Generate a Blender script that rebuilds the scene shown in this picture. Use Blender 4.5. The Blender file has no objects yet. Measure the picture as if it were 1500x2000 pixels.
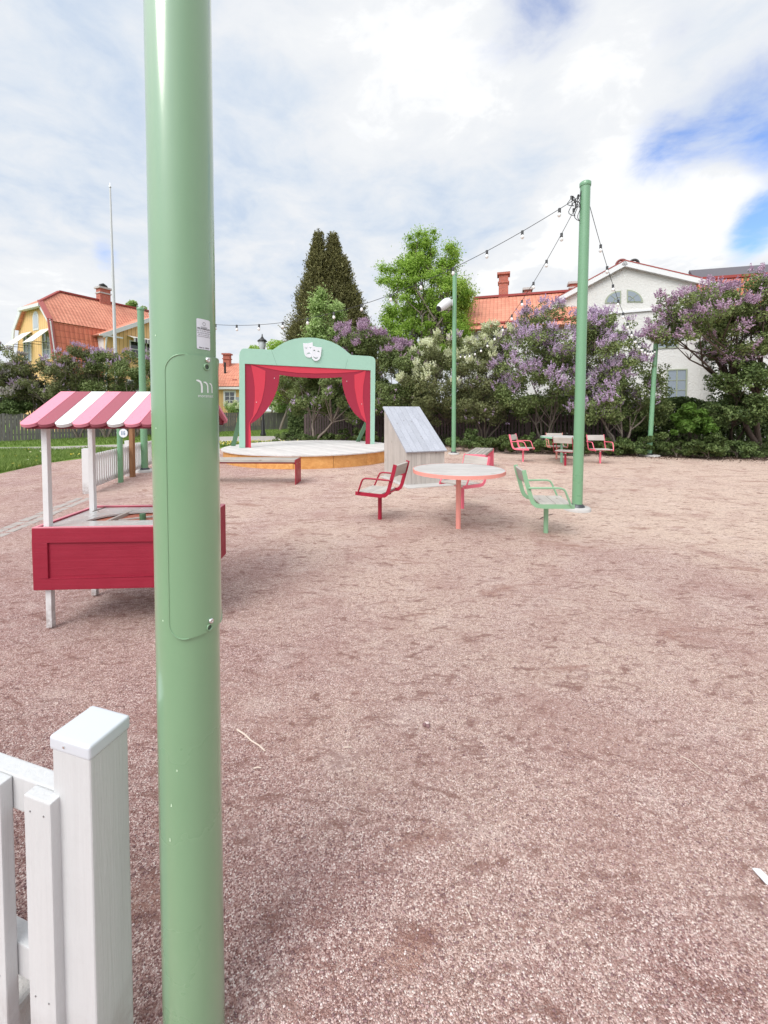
import bpy, bmesh, math, random
import numpy as np
from mathutils import Vector, Matrix
from mathutils.geometry import tessellate_polygon

random.seed(7); rng = np.random.default_rng(7)
scene = bpy.context.scene
col = scene.collection
R = math.radians
EYE = 1.45          # height of the lens
FPX = 800.0         # focal length in pixels of the 1500 wide photograph
CY = 829.0          # row of the optical axis
PITCH = R(1.92)

# ---------------------------------------------------------------- camera
cam = bpy.data.cameras.new("camera"); cam_ob = bpy.data.objects.new("camera", cam); col.objects.link(cam_ob)
cam.sensor_fit = 'VERTICAL'; cam.sensor_height = 36.0; cam.sensor_width = 27.0
cam.lens = FPX / 2000 * 36.0
cam.shift_y = -(1000 - CY) / 2000
cam.clip_start = 0.05; cam.clip_end = 3000
cam_ob.location = (0, 0, EYE); cam_ob.rotation_euler = (R(90) - PITCH, 0, 0)
scene.camera = cam_ob
scene.render.resolution_x = 768; scene.render.resolution_y = 1024
scene.view_settings.view_transform = 'Standard'; scene.view_settings.look = 'None'
scene.view_settings.exposure = 0.88; scene.view_settings.gamma = 1.0
scene.cycles.max_bounces = 6; scene.cycles.transparent_max_bounces = 12

def ray(px, py):
    dx = (px - 750) / FPX; dz = (CY - py) / FPX
    return Vector((dx, math.cos(PITCH) + math.sin(PITCH) * dz, -math.sin(PITCH) + math.cos(PITCH) * dz))
def G(px, py, z=0.0):
    d = ray(px, py); return Vector((0, 0, EYE)) + d * ((z - EYE) / d.z)
def D(px, py, Y):
    d = ray(px, py); return Vector((0, 0, EYE)) + d * (Y / d.y)

# ---------------------------------------------------------------- world
SUN_EL, SUN_AZ = R(48), R(215)      # sun behind the camera, over its left shoulder
world = bpy.data.worlds.new("World"); scene.world = world; world.use_nodes = True
wt = world.node_tree; wn = wt.nodes; wl = wt.links; wn.clear()
def W(t, **k):
    n = wn.new(t)
    for a, b in k.items(): setattr(n, a, b)
    return n
def wmath(op, a, b=None, clamp=False):
    n = W('ShaderNodeMath', operation=op, use_clamp=clamp)
    for i, x in enumerate((a, b)):
        if x is None: continue
        if isinstance(x, (int, float)): n.inputs[i].default_value = x
        else: wl.new(x, n.inputs[i])
    return n.outputs[0]
out = W('ShaderNodeOutputWorld'); bg = W('ShaderNodeBackground'); wl.new(bg.outputs[0], out.inputs[0])
bg.inputs[1].default_value = 0.1
sky = W('ShaderNodeTexSky', sky_type='NISHITA', sun_disc=False, sun_elevation=SUN_EL, sun_rotation=SUN_AZ)
sky.air_density = 1.0; sky.dust_density = 0.4; sky.ozone_density = 2.5
tc = W('ShaderNodeTexCoord'); sx = W('ShaderNodeSeparateXYZ'); wl.new(tc.outputs['Generated'], sx.inputs[0])
den = wmath('ADD', wmath('MAXIMUM', sx.outputs[2], 0.0), 0.22)
cx = W('ShaderNodeCombineXYZ')
wl.new(wmath('DIVIDE', sx.outputs[0], den), cx.inputs[0]); wl.new(wmath('DIVIDE', sx.outputs[1], den), cx.inputs[1]); wl.new(wmath('MULTIPLY', sx.outputs[2], 1.3), cx.inputs[2])
def wnoise(scale, detail, rough, dist, off=(0, 0, 0), vec=None):
    mp = W('ShaderNodeMapping'); mp.inputs[1].default_value = off; wl.new(vec or cx.outputs[0], mp.inputs[0])
    n = W('ShaderNodeTexNoise'); n.inputs['Scale'].default_value = scale; n.inputs['Detail'].default_value = detail
    n.inputs['Roughness'].default_value = rough; n.inputs['Distortion'].default_value = dist; wl.new(mp.outputs[0], n.inputs['Vector'])
    return n.outputs[0]
def blob(px, py, rad, gain=1.0):
    d = ray(px, py).normalized()
    v = W('ShaderNodeVectorMath', operation='DISTANCE'); wl.new(tc.outputs['Generated'], v.inputs[0]); v.inputs[1].default_value = d
    m = W('ShaderNodeMapRange', interpolation_type='SMOOTHSTEP'); wl.new(v.outputs['Value'], m.inputs[0])
    m.inputs[1].default_value = 0.0; m.inputs[2].default_value = rad; m.inputs[3].default_value = gain; m.inputs[4].default_value = 0.0
    return m.outputs[0]
def total(xs):
    s = xs[0]
    for x in xs[1:]: s = wmath('ADD', s, x)
    return s
nb = wnoise(1.7, 9, 0.56, 0.35, (3.1, 1.2, 0)); nf = wnoise(5.0, 9, 0.6, 0.3, (0.4, 7.7, 2)); nw = wnoise(0.9, 7, 0.52, 0.2, (5.5, 2.2, 0))
# openings of blue between the clouds
blue_b = total([blob(1025, 5, 0.17, 0.62), blob(1120, 40, 0.12, 0.30), blob(1400, 215, 0.22, 0.34), blob(1480, 290, 0.17, 0.50), blob(1500, 425, 0.07, 0.60), blob(1455, 485, 0.06, 0.60), blob(1400, 380, 0.08, -0.5),
                blob(1290, 280, 0.09, 0.36), blob(205, 495, 0.05, 0.42), blob(1330, 40, 0.1, 0.35)])
blue = wmath('ADD', wmath('ADD', blue_b, wmath('MULTIPLY', nb, 1.0)), wmath('MULTIPLY', nf, 1.0))
bm_ = W('ShaderNodeMapRange', interpolation_type='SMOOTHSTEP'); wl.new(blue, bm_.inputs[0]); bm_.inputs[1].default_value = 1.20; bm_.inputs[2].default_value = 1.86
# bright cumulus and thinner grey-blue veil
br_b = total([blob(1180, 400, 0.18, 0.42), blob(1290, 420, 0.20, 0.34), blob(1080, 480, 0.14, 0.3), blob(960, 560, 0.16, 0.35), blob(700, 120, 0.4, 0.16), blob(1000, 150, 0.35, 0.25), blob(60, 300, 0.3, 0.12),
              blob(1420, 420, 0.12, 0.35), blob(120, 560, 0.18, 0.22), blob(560, 380, 0.3, -0.16), blob(880, 330, 0.24, -0.26), blob(1030, 300, 0.14, -0.25), blob(160, 380, 0.22, -0.10), blob(60, 160, 0.5, -0.20), blob(520, 600, 0.2, -0.06), blob(850, 60, 0.25, 0.12), blob(1250, 120, 0.2, 0.15)])
br = wmath('ADD', wmath('ADD', br_b, wmath('MULTIPLY', nw, 0.85)), wmath('MULTIPLY', wmath('SUBTRACT', nf, 0.5), 1.05)); br = wmath('ADD', br, 0.33)
ramp = W('ShaderNodeValToRGB'); wl.new(br, ramp.inputs[0])
e = ramp.color_ramp.elements; K = 1.0
e[0].position = 0.38; e[0].color = (0.47, 0.55, 0.67, 1); e[1].position = 1.08; e[1].color = (0.78, 0.79, 0.80, 1)
x = e.new(0.56); x.color = (0.57, 0.625, 0.70, 1); x = e.new(0.76); x.color = (0.665, 0.688, 0.722, 1); x = e.new(0.92); x.color = (0.71, 0.725, 0.745, 1)
mul = W('ShaderNodeVectorMath', operation='SCALE'); wl.new(ramp.outputs[0], mul.inputs[0]); mul.inputs[3].default_value = 7.0
skc = W('ShaderNodeVectorMath', operation='MULTIPLY'); wl.new(sky.outputs[0], skc.inputs[0]); skc.inputs[1].default_value = (1.05, 1.15, 1.42)
mix = W('ShaderNodeMix', data_type='RGBA'); wl.new(bm_.outputs[0], mix.inputs[0]); wl.new(mul.outputs[0], mix.inputs[6]); wl.new(skc.outputs[0], mix.inputs[7])
# unseen sky brightened around the sun behind the camera, added to light the scene
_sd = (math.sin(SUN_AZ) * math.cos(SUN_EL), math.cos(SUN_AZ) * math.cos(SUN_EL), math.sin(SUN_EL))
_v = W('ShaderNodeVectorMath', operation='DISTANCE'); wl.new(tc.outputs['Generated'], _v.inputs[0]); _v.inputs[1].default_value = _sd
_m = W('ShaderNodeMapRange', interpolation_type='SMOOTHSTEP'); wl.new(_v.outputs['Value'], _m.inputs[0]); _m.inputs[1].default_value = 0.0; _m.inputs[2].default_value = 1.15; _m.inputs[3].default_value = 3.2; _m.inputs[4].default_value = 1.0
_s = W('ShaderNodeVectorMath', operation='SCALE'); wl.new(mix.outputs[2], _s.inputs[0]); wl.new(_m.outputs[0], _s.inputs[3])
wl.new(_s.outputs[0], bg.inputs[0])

sun = bpy.data.lights.new("sun", 'SUN'); sun_ob = bpy.data.objects.new("sun", sun); col.objects.link(sun_ob)
sun.energy = 1.1; sun.angle = R(30); sun.color = (1.0, 0.95, 0.87)
sd = Vector((math.sin(SUN_AZ) * math.cos(SUN_EL), math.cos(SUN_AZ) * math.cos(SUN_EL), math.sin(SUN_EL)))
sun_ob.rotation_euler = sd.to_track_quat('Z', 'Y').to_euler(); sun_ob.location = (0, 0, 30)

# ---------------------------------------------------------------- helpers
def tag(o, label=None, cat=None, group=None, kind=None):
    if label: o['label'] = label
    if cat: o['category'] = cat
    if group: o['group'] = group
    if kind: o['kind'] = kind
    return o
MATS_OF = {}
def thing(name, label, cat, loc=(0, 0, 0), rz=0.0, group=None):
    o = bpy.data.objects.new(name, None); col.objects.link(o)
    o.location = loc; o.rotation_euler = (0, 0, rz); o.empty_display_size = 0.2
    MATS_OF[o.name] = Matrix.Translation(Vector(loc)) @ Matrix.Rotation(rz, 4, 'Z')
    return tag(o, label, cat, group)
def root_of(o):
    while o.parent: o = o.parent
    return o
def copy_tree(o, parent=None):
    c = o.copy(); col.objects.link(c); c.parent = parent
    for ch in list(o.children): copy_tree(ch, c)
    return c

def lin(r, g, b, k=1.0):
    f = lambda c: ((c / 255 + 0.055) / 1.055) ** 2.4 if c > 10 else c / 255 / 12.92
    return (f(r) * k, f(g) * k, f(b) * k)

class NT:
    def __init__(s, name):
        s.m = bpy.data.materials.new(name); s.m.use_nodes = True; s.t = s.m.node_tree; s.n = s.t.nodes; s.l = s.t.links
        s.b = s.n['Principled BSDF']
    def add(s, t, ins=None, **k):
        n = s.n.new(t)
        for a, b in k.items(): setattr(n, a, b)
        for a, b in (ins or {}).items(): s.put(n.inputs[a], b)
        return n
    def put(s, sock, v):
        if hasattr(v, 'is_linked') or isinstance(v, bpy.types.NodeSocket): s.l.new(v, sock)
        else: sock.default_value = (tuple(v) + (1,) if isinstance(v, tuple) and len(v) == 3 and sock.type == 'RGBA' else v)
    def coord(s, kind='Object', scale=(1, 1, 1), rot=(0, 0, 0)):
        c = s.add('ShaderNodeTexCoord'); m = s.add('ShaderNodeMapping', {0: c.outputs[kind], 2: rot, 3: scale}); return m.outputs[0]
    def pos(s, scale=(1, 1, 1), rot=(0, 0, 0)):
        c = s.add('ShaderNodeNewGeometry'); m = s.add('ShaderNodeMapping', {0: c.outputs['Position'], 2: rot, 3: scale}); return m.outputs[0]
    def noise(s, v, scale, detail=4, rough=0.55, dist=0.0):
        return s.add('ShaderNodeTexNoise', {'Vector': v, 'Scale': scale, 'Detail': detail, 'Roughness': rough, 'Distortion': dist}).outputs[0]
    def rng(s, v, a, b, c=0.0, d=1.0):
        return s.add('ShaderNodeMapRange', {0: v, 1: a, 2: b, 3: c, 4: d}).outputs[0]
    def mixc(s, f, a, b, bt='MIX'):
        n = s.add('ShaderNodeMix', data_type='RGBA', blend_type=bt); s.put(n.inputs[0], f); s.put(n.inputs[6], a); s.put(n.inputs[7], b); return n.outputs[2]
    def math(s, op, a, b=0.0, clamp=False):
        n = s.add('ShaderNodeMath', operation=op, use_clamp=clamp); s.put(n.inputs[0], a); s.put(n.inputs[1], b); return n.outputs[0]
    def bump(s, h, dist, strength=1.0):
        n = s.add('ShaderNodeBump', {'Height': h, 'Distance': dist, 'Strength': strength}); s.l.new(n.outputs[0], s.b.inputs['Normal']); return n
    def out(s, color, rough=0.6, spec=0.5, metal=0.0, coat=0.0):
        s.put(s.b.inputs['Base Color'], color); s.put(s.b.inputs['Roughness'], rough); s.b.inputs['Specular IOR Level'].default_value = spec
        s.b.inputs['Metallic'].default_value = metal; s.b.inputs['Coat Weight'].default_value = coat; s.b.inputs['Coat Roughness'].default_value = 0.12
        return s.m

def paint(name, c, rough=0.4, var=0.12, bump=0.0006, scale=6, spec=0.5, coat=0.0, dirt=0.12, metal=0.0, grain=None, splash=False):
    """painted surface: slight mottling, a little dirt and a faint unevenness"""
    s = NT(name); v = s.coord()
    n1 = s.noise(v, scale, 5); n2 = s.noise(v, scale * 9, 3)
    a = tuple(x * (1 - var) for x in c); b = tuple(min(1, x * (1 + var)) for x in c)
    cc = s.mixc(n1, a, b)
    d = s.rng(n2, 0.52, 0.85, 0, dirt); cc = s.mixc(d, cc, tuple(x * 0.55 for x in c))
    at = s.add('ShaderNodeAttribute', attribute_name='rnd').outputs['Fac']
    cc = s.mixc(s.rng(at, 0, 1, 0.0, 0.10), cc, tuple(x * 0.75 for x in c))
    if grain:      # wood grain showing through the paint
        n3 = s.noise(s.coord(scale=grain), 1.0, 6, 0.65, 0.4); cc = s.mixc(s.rng(n3, 0.35, 0.7, 0.0, 0.16), cc, tuple(x * 0.6 for x in c)); wr = s.rng(s.noise(s.coord(scale=grain), 2.3, 5, 0.7, 0.8), 0.66, 0.74, 0, 0.35)
        cc = s.mixc(wr, cc, tuple(x * 0.5 for x in c)); s.bump(n3, bump * 2)
    elif bump: s.bump(n2, bump)
    if splash:     # mud splashed up from the ground
        z = s.add('ShaderNodeSeparateXYZ', {0: s.pos()}).outputs[2]; nn = s.noise(s.pos(), 22, 5, 0.7)
        cc = s.mixc(s.math('MULTIPLY', s.rng(z, 0.02, 0.22, 0.75, 0.0), s.rng(nn, 0.35, 0.6)), cc, lin(128, 104, 96))
    return s.out(cc, s.rng(n1, 0.3, 0.7, max(0.05, rough - 0.07), rough + 0.1), spec, metal, coat)

def wood(name, c, c2, axis=0, rough=0.75, grain=26, bump=0.0015, knots=True, along=1.2):
    """weathered board: grain stretched along the local axis, knots, every board a little different"""
    s = NT(name); sc = [grain] * 3; sc[axis] = along
    at = s.add('ShaderNodeAttribute', attribute_name='rnd').outputs['Fac']
    c0 = s.add('ShaderNodeTexCoord').outputs['Object']
    off = s.add('ShaderNodeCombineXYZ', {0: s.math('MULTIPLY', at, 37.0), 1: s.math('MULTIPLY', at, 91.0), 2: s.math('MULTIPLY', at, 53.0)})
    vv = s.add('ShaderNodeVectorMath', {0: c0, 1: off.outputs[0]}, operation='ADD').outputs[0]
    v = s.add('ShaderNodeMapping', {0: vv, 3: tuple(sc)}).outputs[0]
    n = s.noise(v, 1.6, 7, 0.65, 0.6); n2 = s.noise(vv, 3.0, 4)
    cc = s.mixc(s.rng(n, 0.3, 0.72), c, c2)
    cc = s.mixc(s.rng(at, 0, 1, 0, 0.45), cc, tuple(x * 0.62 for x in c))
    cc = s.mixc(s.rng(n2, 0.45, 0.75, 0, 0.35), cc, tuple(x * 0.7 for x in c2))
    if knots:
        vo = s.add('ShaderNodeTexVoronoi', {'Vector': s.add('ShaderNodeMapping', {0: vv, 3: tuple(1.6 if i == axis else 5.0 for i in range(3))}).outputs[0], 'Scale': 1.6}).outputs['Distance']
        cc = s.mixc(s.rng(vo, 0.05, 0.11, 0.65, 0.0), cc, (0.12, 0.075, 0.05))
    s.bump(n, bump)
    return s.out(cc, rough, 0.3)

def plain(name, c, rough=0.5, metal=0.0, spec=0.5):
    s = NT(name); return s.out(c, rough, spec, metal)

class MB:
    """collects pieces and links them as one mesh object"""
    def __init__(s): s.v = []; s.f = []; s.r = []; s.uv = {}; s.sm = []
    def add(s, vs, fs, rnd=None, uvs=None, smooth=False):
        o = len(s.v); rnd = random.random() if rnd is None else rnd
        s.v += [tuple(p) for p in vs]; s.r += [rnd] * len(vs)
        for i, f in enumerate(fs):
            if uvs: s.uv[len(s.f)] = uvs[i]
            s.f.append(tuple(o + j for j in f)); s.sm.append(smooth)
        return s
    def box(s, c, d, rz=0.0, rnd=None, M=None):
        x, y, z = d[0] / 2, d[1] / 2, d[2] / 2
        m = M or (Matrix.Translation(Vector(c)) @ Matrix.Rotation(rz, 4, 'Z'))
        vs = [m @ Vector((a * x, b * y, e * z)) for a in (-1, 1) for b in (-1, 1) for e in (-1, 1)]
        return s.add(vs, [(0, 1, 3, 2), (4, 6, 7, 5), (0, 4, 5, 1), (2, 3, 7, 6), (0, 2, 6, 4), (1, 5, 7, 3)], rnd)
    def beam(s, a, b, w, h, up=(0, 0, 1), rnd=None):
        a = Vector(a); b = Vector(b); d = (b - a); L = d.length; d.normalize(); u = Vector(up)
        if abs(d.dot(u)) > 0.98: u = Vector((1, 0, 0))
        side = d.cross(u).normalized(); u = side.cross(d).normalized()
        m = Matrix((( d.x, side.x, u.x, (a.x + b.x) / 2), (d.y, side.y, u.y, (a.y + b.y) / 2), (d.z, side.z, u.z, (a.z + b.z) / 2), (0, 0, 0, 1)))
        return s.box((0, 0, 0), (L, w, h), M=m, rnd=rnd)
    def tube(s, pts, rad, n=10, cap=True, rnd=None):
        pts = [Vector(p) for p in pts]; k = len(pts)
        rad = rad if isinstance(rad, (list, tuple)) else [rad] * k
        vs = []; prev = None
        for i, p in enumerate(pts):
            d = (pts[min(i + 1, k - 1)] - pts[max(i - 1, 0)]).normalized()
            if prev is None:
                u = Vector((0, 0, 1)) if abs(d.z) < 0.9 else Vector((1, 0, 0))
                a = d.cross(u).normalized()
            else: a = (prev - d * prev.dot(d)).normalized()
            prev = a; b = d.cross(a)
            for j in range(n):
                t = 2 * math.pi * j / n
                vs.append(p + (a * math.cos(t) + b * math.sin(t)) * rad[i])
        fs = [(i * n + j, i * n + (j + 1) % n, (i + 1) * n + (j + 1) % n, (i + 1) * n + j) for i in range(k - 1) for j in range(n)]
        s.add(vs, fs, rnd, smooth=True)
        if cap:
            s.add(vs[:n], [tuple(reversed(range(n)))], rnd); s.add(vs[-n:], [tuple(range(n))], rnd)
        return s
    def lathe(s, c, prof, n=24, M=None, smooth=True, cap=True):
        c = Vector(c); vs = []; M = M or Matrix.Identity(4)
        for (r, z) in prof:
            for j in range(n):
                t = 2 * math.pi * j / n; vs.append(c + M @ Vector((r * math.cos(t), r * math.sin(t), z)))
        k = len(prof)
        fs = [(i * n + j, i * n + (j + 1) % n, (i + 1) * n + (j + 1) % n, (i + 1) * n + j) for i in range(k - 1) for j in range(n)]
        s.add(vs, fs, smooth=smooth)
        if cap: s.add(vs[:n], [tuple(reversed(range(n)))]); s.add(vs[-n:], [tuple(range(n))])
        return s
    def plate(s, pts, th, n=None, holes=(), rnd=None, uax=None):
        """flat shape with an outline (and holes) given as coplanar 3-D points, th thick away from its face normal n"""
        pts = [Vector(p) for p in pts]; holes = [[Vector(p) for p in h] for h in holes]
        if n is None:
            n = Vector((0, 0, 0))
            for i in range(len(pts)): n += pts[i].cross(pts[(i + 1) % len(pts)])
        n = Vector(n).normalized()
        u = Vector(uax) if uax else (pts[1] - pts[0]); u = (u - n * u.dot(n)).normalized(); w = n.cross(u)
        loops = [pts] + holes; allp = [p for l in loops for p in l]; N = len(allp)
        o0 = pts[0]; P2 = [Vector(((p - o0).dot(u), (p - o0).dot(w), 0)) for p in allp]
        L2 = []; k = 0
        for l in loops: L2.append(P2[k:k + len(l)]); k += len(l)
        tris = tessellate_polygon(L2)
        vs = allp + [p - n * th for p in allp]; fs = []; uvs = []
        U = lambda i: (P2[i % N].x, P2[i % N].y)
        for t in tris:
            a, b, c = t
            if (P2[b] - P2[a]).cross(P2[c] - P2[a]).z < 0: a, c = c, a
            fs.append((a, b, c)); uvs.append([U(a), U(b), U(c)])
            fs.append((c + N, b + N, a + N)); uvs.append([U(c), U(b), U(a)])
        k = 0
        for l in loops:
            m = len(l); area = sum(P2[k + i].x * P2[k + (i + 1) % m].y - P2[k + (i + 1) % m].x * P2[k + i].y for i in range(m))
            flip = (area < 0) != (k > 0 and False)
            if k > 0: flip = area > 0
            for i in range(m):
                a, b = k + i, k + (i + 1) % m
                q = (a, a + N, b + N, b) if not flip else (b, b + N, a + N, a)
                fs.append(q); uvs.append([U(x) for x in q])
            k += m
        return s.add(vs, fs, rnd, uvs)
    def build(s, name, mat, parent=None, world=True, bevel=0.0, smooth=None, seg=2):
        me = bpy.data.meshes.new(name); V = s.v
        if parent is not None and world:
            inv = MATS_OF[root_of(parent).name].inverted(); V = [tuple(inv @ Vector(p)) for p in V]
        me.from_pydata(V, [], s.f); me.validate(clean_customdata=False)
        at = me.attributes.new('rnd', 'FLOAT', 'POINT'); at.data.foreach_set('value', s.r)
        if s.uv and len(me.polygons) == len(s.f):
            ul = me.uv_layers.new(name='UVMap')
            for p in me.polygons:
                q = s.uv.get(p.index)
                if q:
                    for li, c in zip(p.loop_indices, q): ul.data[li].uv = c
        if len(me.polygons) == len(s.f): me.polygons.foreach_set('use_smooth', s.sm if smooth is None else [smooth] * len(s.f))
        if bevel > 0:
            b = bmesh.new(); b.from_mesh(me)
            bmesh.ops.remove_doubles(b, verts=b.verts, dist=1e-6)
            es = [e for e in b.edges if len(e.link_faces) == 2 and e.calc_face_angle(0) > R(35)]
            bmesh.ops.bevel(b, geom=es, offset=bevel, segments=seg, profile=0.6, affect='EDGES', clamp_overlap=True)
            b.to_mesh(me); b.free()
        if mat: me.materials.append(mat)
        me.update()
        o = bpy.data.objects.new(name, me); col.objects.link(o)
        if parent is not None: o.parent = parent
        return o

def np_mesh(name, verts, faces, rnd, mat, parent=None, attrs=None, nper=4):
    """large mesh of equal-sided faces from numpy arrays (world coordinates)"""
    if parent is not None:
        inv = np.array(MATS_OF[root_of(parent).name].inverted()); verts = verts @ inv[:3, :3].T + inv[:3, 3]
    me = bpy.data.meshes.new(name); nv, nf = len(verts), len(faces)
    me.vertices.add(nv); me.vertices.foreach_set('co', verts.astype(np.float32).ravel())
    me.loops.add(nf * nper); me.loops.foreach_set('vertex_index', faces.astype(np.int32).ravel())
    me.polygons.add(nf); me.polygons.foreach_set('loop_start', np.arange(0, nf * nper, nper, dtype=np.int32))
    try: me.polygons.foreach_set('loop_total', np.full(nf, nper, dtype=np.int32))
    except Exception: pass
    a = me.attributes.new('rnd', 'FLOAT', 'POINT'); a.data.foreach_set('value', rnd.astype(np.float32))
    me.materials.append(mat); me.update(calc_edges=True)
    o = bpy.data.objects.new(name, me); col.objects.link(o)
    if parent is not None: o.parent = parent
    return o

def leaves(P, Nn, size, aspect=0.6, jitter=0.7, fold=0.18):
    """one folded diamond leaf per point; Nn are preferred normals"""
    n = len(P); Nn = Nn + rng.normal(0, jitter, (n, 3)); Nn /= np.linalg.norm(Nn, axis=1, keepdims=True) + 1e-9
    t = rng.normal(0, 1, (n, 3)); t[:, 2] -= 0.4
    a = t - (t * Nn).sum(1, keepdims=True) * Nn; a /= np.linalg.norm(a, axis=1, keepdims=True) + 1e-9
    b = np.cross(Nn, a); L = (size * rng.uniform(0.65, 1.3, n))[:, None]
    v = np.empty((n, 4, 3)); v[:, 0] = P - a * L * 0.5; v[:, 2] = P + a * L * 0.5 - Nn * L * fold
    v[:, 1] = P + b * L * aspect * 0.5 + Nn * L * fold * 0.6; v[:, 3] = P - b * L * aspect * 0.5 + Nn * L * fold * 0.6
    return v.reshape(-1, 3), np.arange(n * 4).reshape(n, 4)

def leafmat(name, dark, mid, light, trans=0.35, rough=0.5):
    s = NT(name); at = s.add('ShaderNodeAttribute', attribute_name='rnd').outputs['Fac']
    r = s.add('ShaderNodeValToRGB', {0: at}); e = r.color_ramp.elements
    e[0].color = dark + (1,); e[1].color = light + (1,); x = e.new(0.5); x.color = mid + (1,)
    s.out(r.outputs[0], rough, 0.25)
    tr = s.add('ShaderNodeBsdfTranslucent', {0: r.outputs[0]}); mx = s.add('ShaderNodeMixShader', {0: trans, 1: s.b.outputs[0], 2: tr.outputs[0]})
    s.l.new(mx.outputs[0], s.n['Material Output'].inputs[0]); return s.m
# ---------------------------------------------------------------- materials
GREEN = paint('green_enamel', lin(124, 161, 124), 0.28, 0.05, 0, 2.2, 0.5, 0.9, 0.06)
GREEN_M = paint('green_enamel_far', lin(112, 156, 120), 0.3, 0.06, 0.0, 3, 0.5, 0.3, 0.05)
MINT = paint('mint_board_paint', lin(160, 199, 180), 0.5, 0.05, 0.0004, 4)
MINT_D = paint('brace_green_paint', lin(100, 140, 108), 0.5, 0.06)
WHITE = paint('white_fence_paint', (0.60, 0.60, 0.60), 0.42, 0.04, 0.0012, 9, 0.4, 0, 0.10, grain=(55, 55, 2.2), splash=True)
WHITE_C = paint('white_cap_plastic', (0.60, 0.62, 0.66), 0.33, 0.02, 0.0, 7, 0.5, 0, 0.03)
WHITE_R = paint('white_board_paint', (0.70, 0.695, 0.69), 0.55, 0.05, 0.0008, 8, 0.3, 0, 0.18, splash=True)
PINK_R = paint('pink_board_paint', lin(226, 142, 160), 0.55, 0.07, 0.001, 8, 0.3, 0, 0.25)
ROSE_R = paint('rose_board_paint', lin(158, 86, 98), 0.6, 0.08, 0.001, 8, 0.3, 0, 0.28)
CRIM = paint('crimson_panel_paint', lin(150, 32, 54), 0.5, 0.10, 0.0014, 9, 0.35, 0, 0.3, grain=(1.6, 40, 46))
CRIM_T = paint('faded_crimson_edge_paint', lin(216, 138, 150), 0.6, 0.08, 0.001, 9, 0.3)
BURG = paint('burgundy_paint', lin(112, 16, 36), 0.5, 0.1, 0.0006, 9)
CUR_D = paint('dark_red_curtain_paint', lin(160, 44, 66), 0.6, 0.04, 0.0003, 4, 0.3)
CUR_B = paint('bright_red_curtain_paint', lin(206, 62, 80), 0.6, 0.04, 0.0003, 4, 0.3)
F_RED = paint('crimson_powder_coat', lin(158, 24, 52), 0.4, 0.06, 0, 9)
F_PINK = paint('pink_powder_coat', lin(243, 118, 138), 0.4, 0.05, 0, 9)
F_SALM = paint('salmon_powder_coat', lin(230, 152, 140), 0.4, 0.05, 0, 9)
F_GREEN = paint('green_powder_coat', lin(136, 176, 140), 0.4, 0.05, 0, 9)
F_MINT = paint('mint_powder_coat', lin(140, 190, 160), 0.4, 0.05, 0, 9)
STEEL = plain('polished_steel', (0.75, 0.75, 0.74), 0.22, 1.0)
DARKM = plain('black_rubber', (0.025, 0.025, 0.027), 0.5)
COLLAR = plain('dark_steel_collar', (0.07, 0.075, 0.08), 0.4, 0.6)
BLACKM = paint('black_lamp_paint', (0.02, 0.019, 0.018), 0.35, 0.1, 0)
CONC = paint('concrete', (0.50, 0.48, 0.46), 0.85, 0.15, 0.004, 14, 0.2)
WOOD_X = wood('weathered_wood_along_x', (0.52, 0.48, 0.43), (0.30, 0.265, 0.235), 0)
WOOD_Y = wood('weathered_wood_along_y', (0.60, 0.56, 0.51), (0.38, 0.34, 0.305), 1)
WOOD_Z = wood('weathered_wood_along_z', (0.58, 0.53, 0.485), (0.40, 0.36, 0.33), 2)
WOOD_HUT = wood('hut_roof_boards', (0.50, 0.515, 0.56), (0.34, 0.35, 0.40), 1, grain=34, along=0.8)
WOOD_DECK = wood('bleached_deck_boards', (0.76, 0.73, 0.70), (0.58, 0.55, 0.53), 0, grain=20, along=0.6, knots=False)
WOOD_RIM = wood('yellow_stage_boards', lin(236, 180, 112), lin(198, 132, 70), 2, grain=5, along=7, knots=False)
WOOD_POST = wood('brown_wood', lin(172, 128, 92), lin(120, 84, 60), 2)
FENCE_G = wood('grey_fence_boards', (0.27, 0.25, 0.245), (0.14, 0.125, 0.12), 2, grain=12, along=0.7)
FENCE_B = wood('brown_fence_boards', (0.15, 0.105, 0.10), (0.075, 0.052, 0.052), 2, grain=12, along=0.7)
STICK = plain('pale_dry_stick', lin(214, 196, 182), 0.8)
PAPER = plain('white_paper', (0.8, 0.82, 0.86), 0.7)
GLASSD = plain('dark_window_glass', (0.03, 0.035, 0.04), 0.06, 0, 0.9)
GLASSL = plain('pale_window_glass', (0.20, 0.24, 0.28), 0.05, 0, 1.0)
WTRIM = paint('white_trim_paint', (0.70, 0.70, 0.70), 0.5, 0.03, 0, 4)
OTRIM = paint('olive_window_frame_paint', lin(150, 158, 136), 0.5, 0.03, 0, 4)
BULB = plain('frosted_bulb_glass', (0.80, 0.80, 0.79), 0.12, 0, 0.6)
SPKW = paint('white_speaker_plastic', (0.72, 0.73, 0.74), 0.4, 0.02, 0, 4)
BRICK = None

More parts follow.
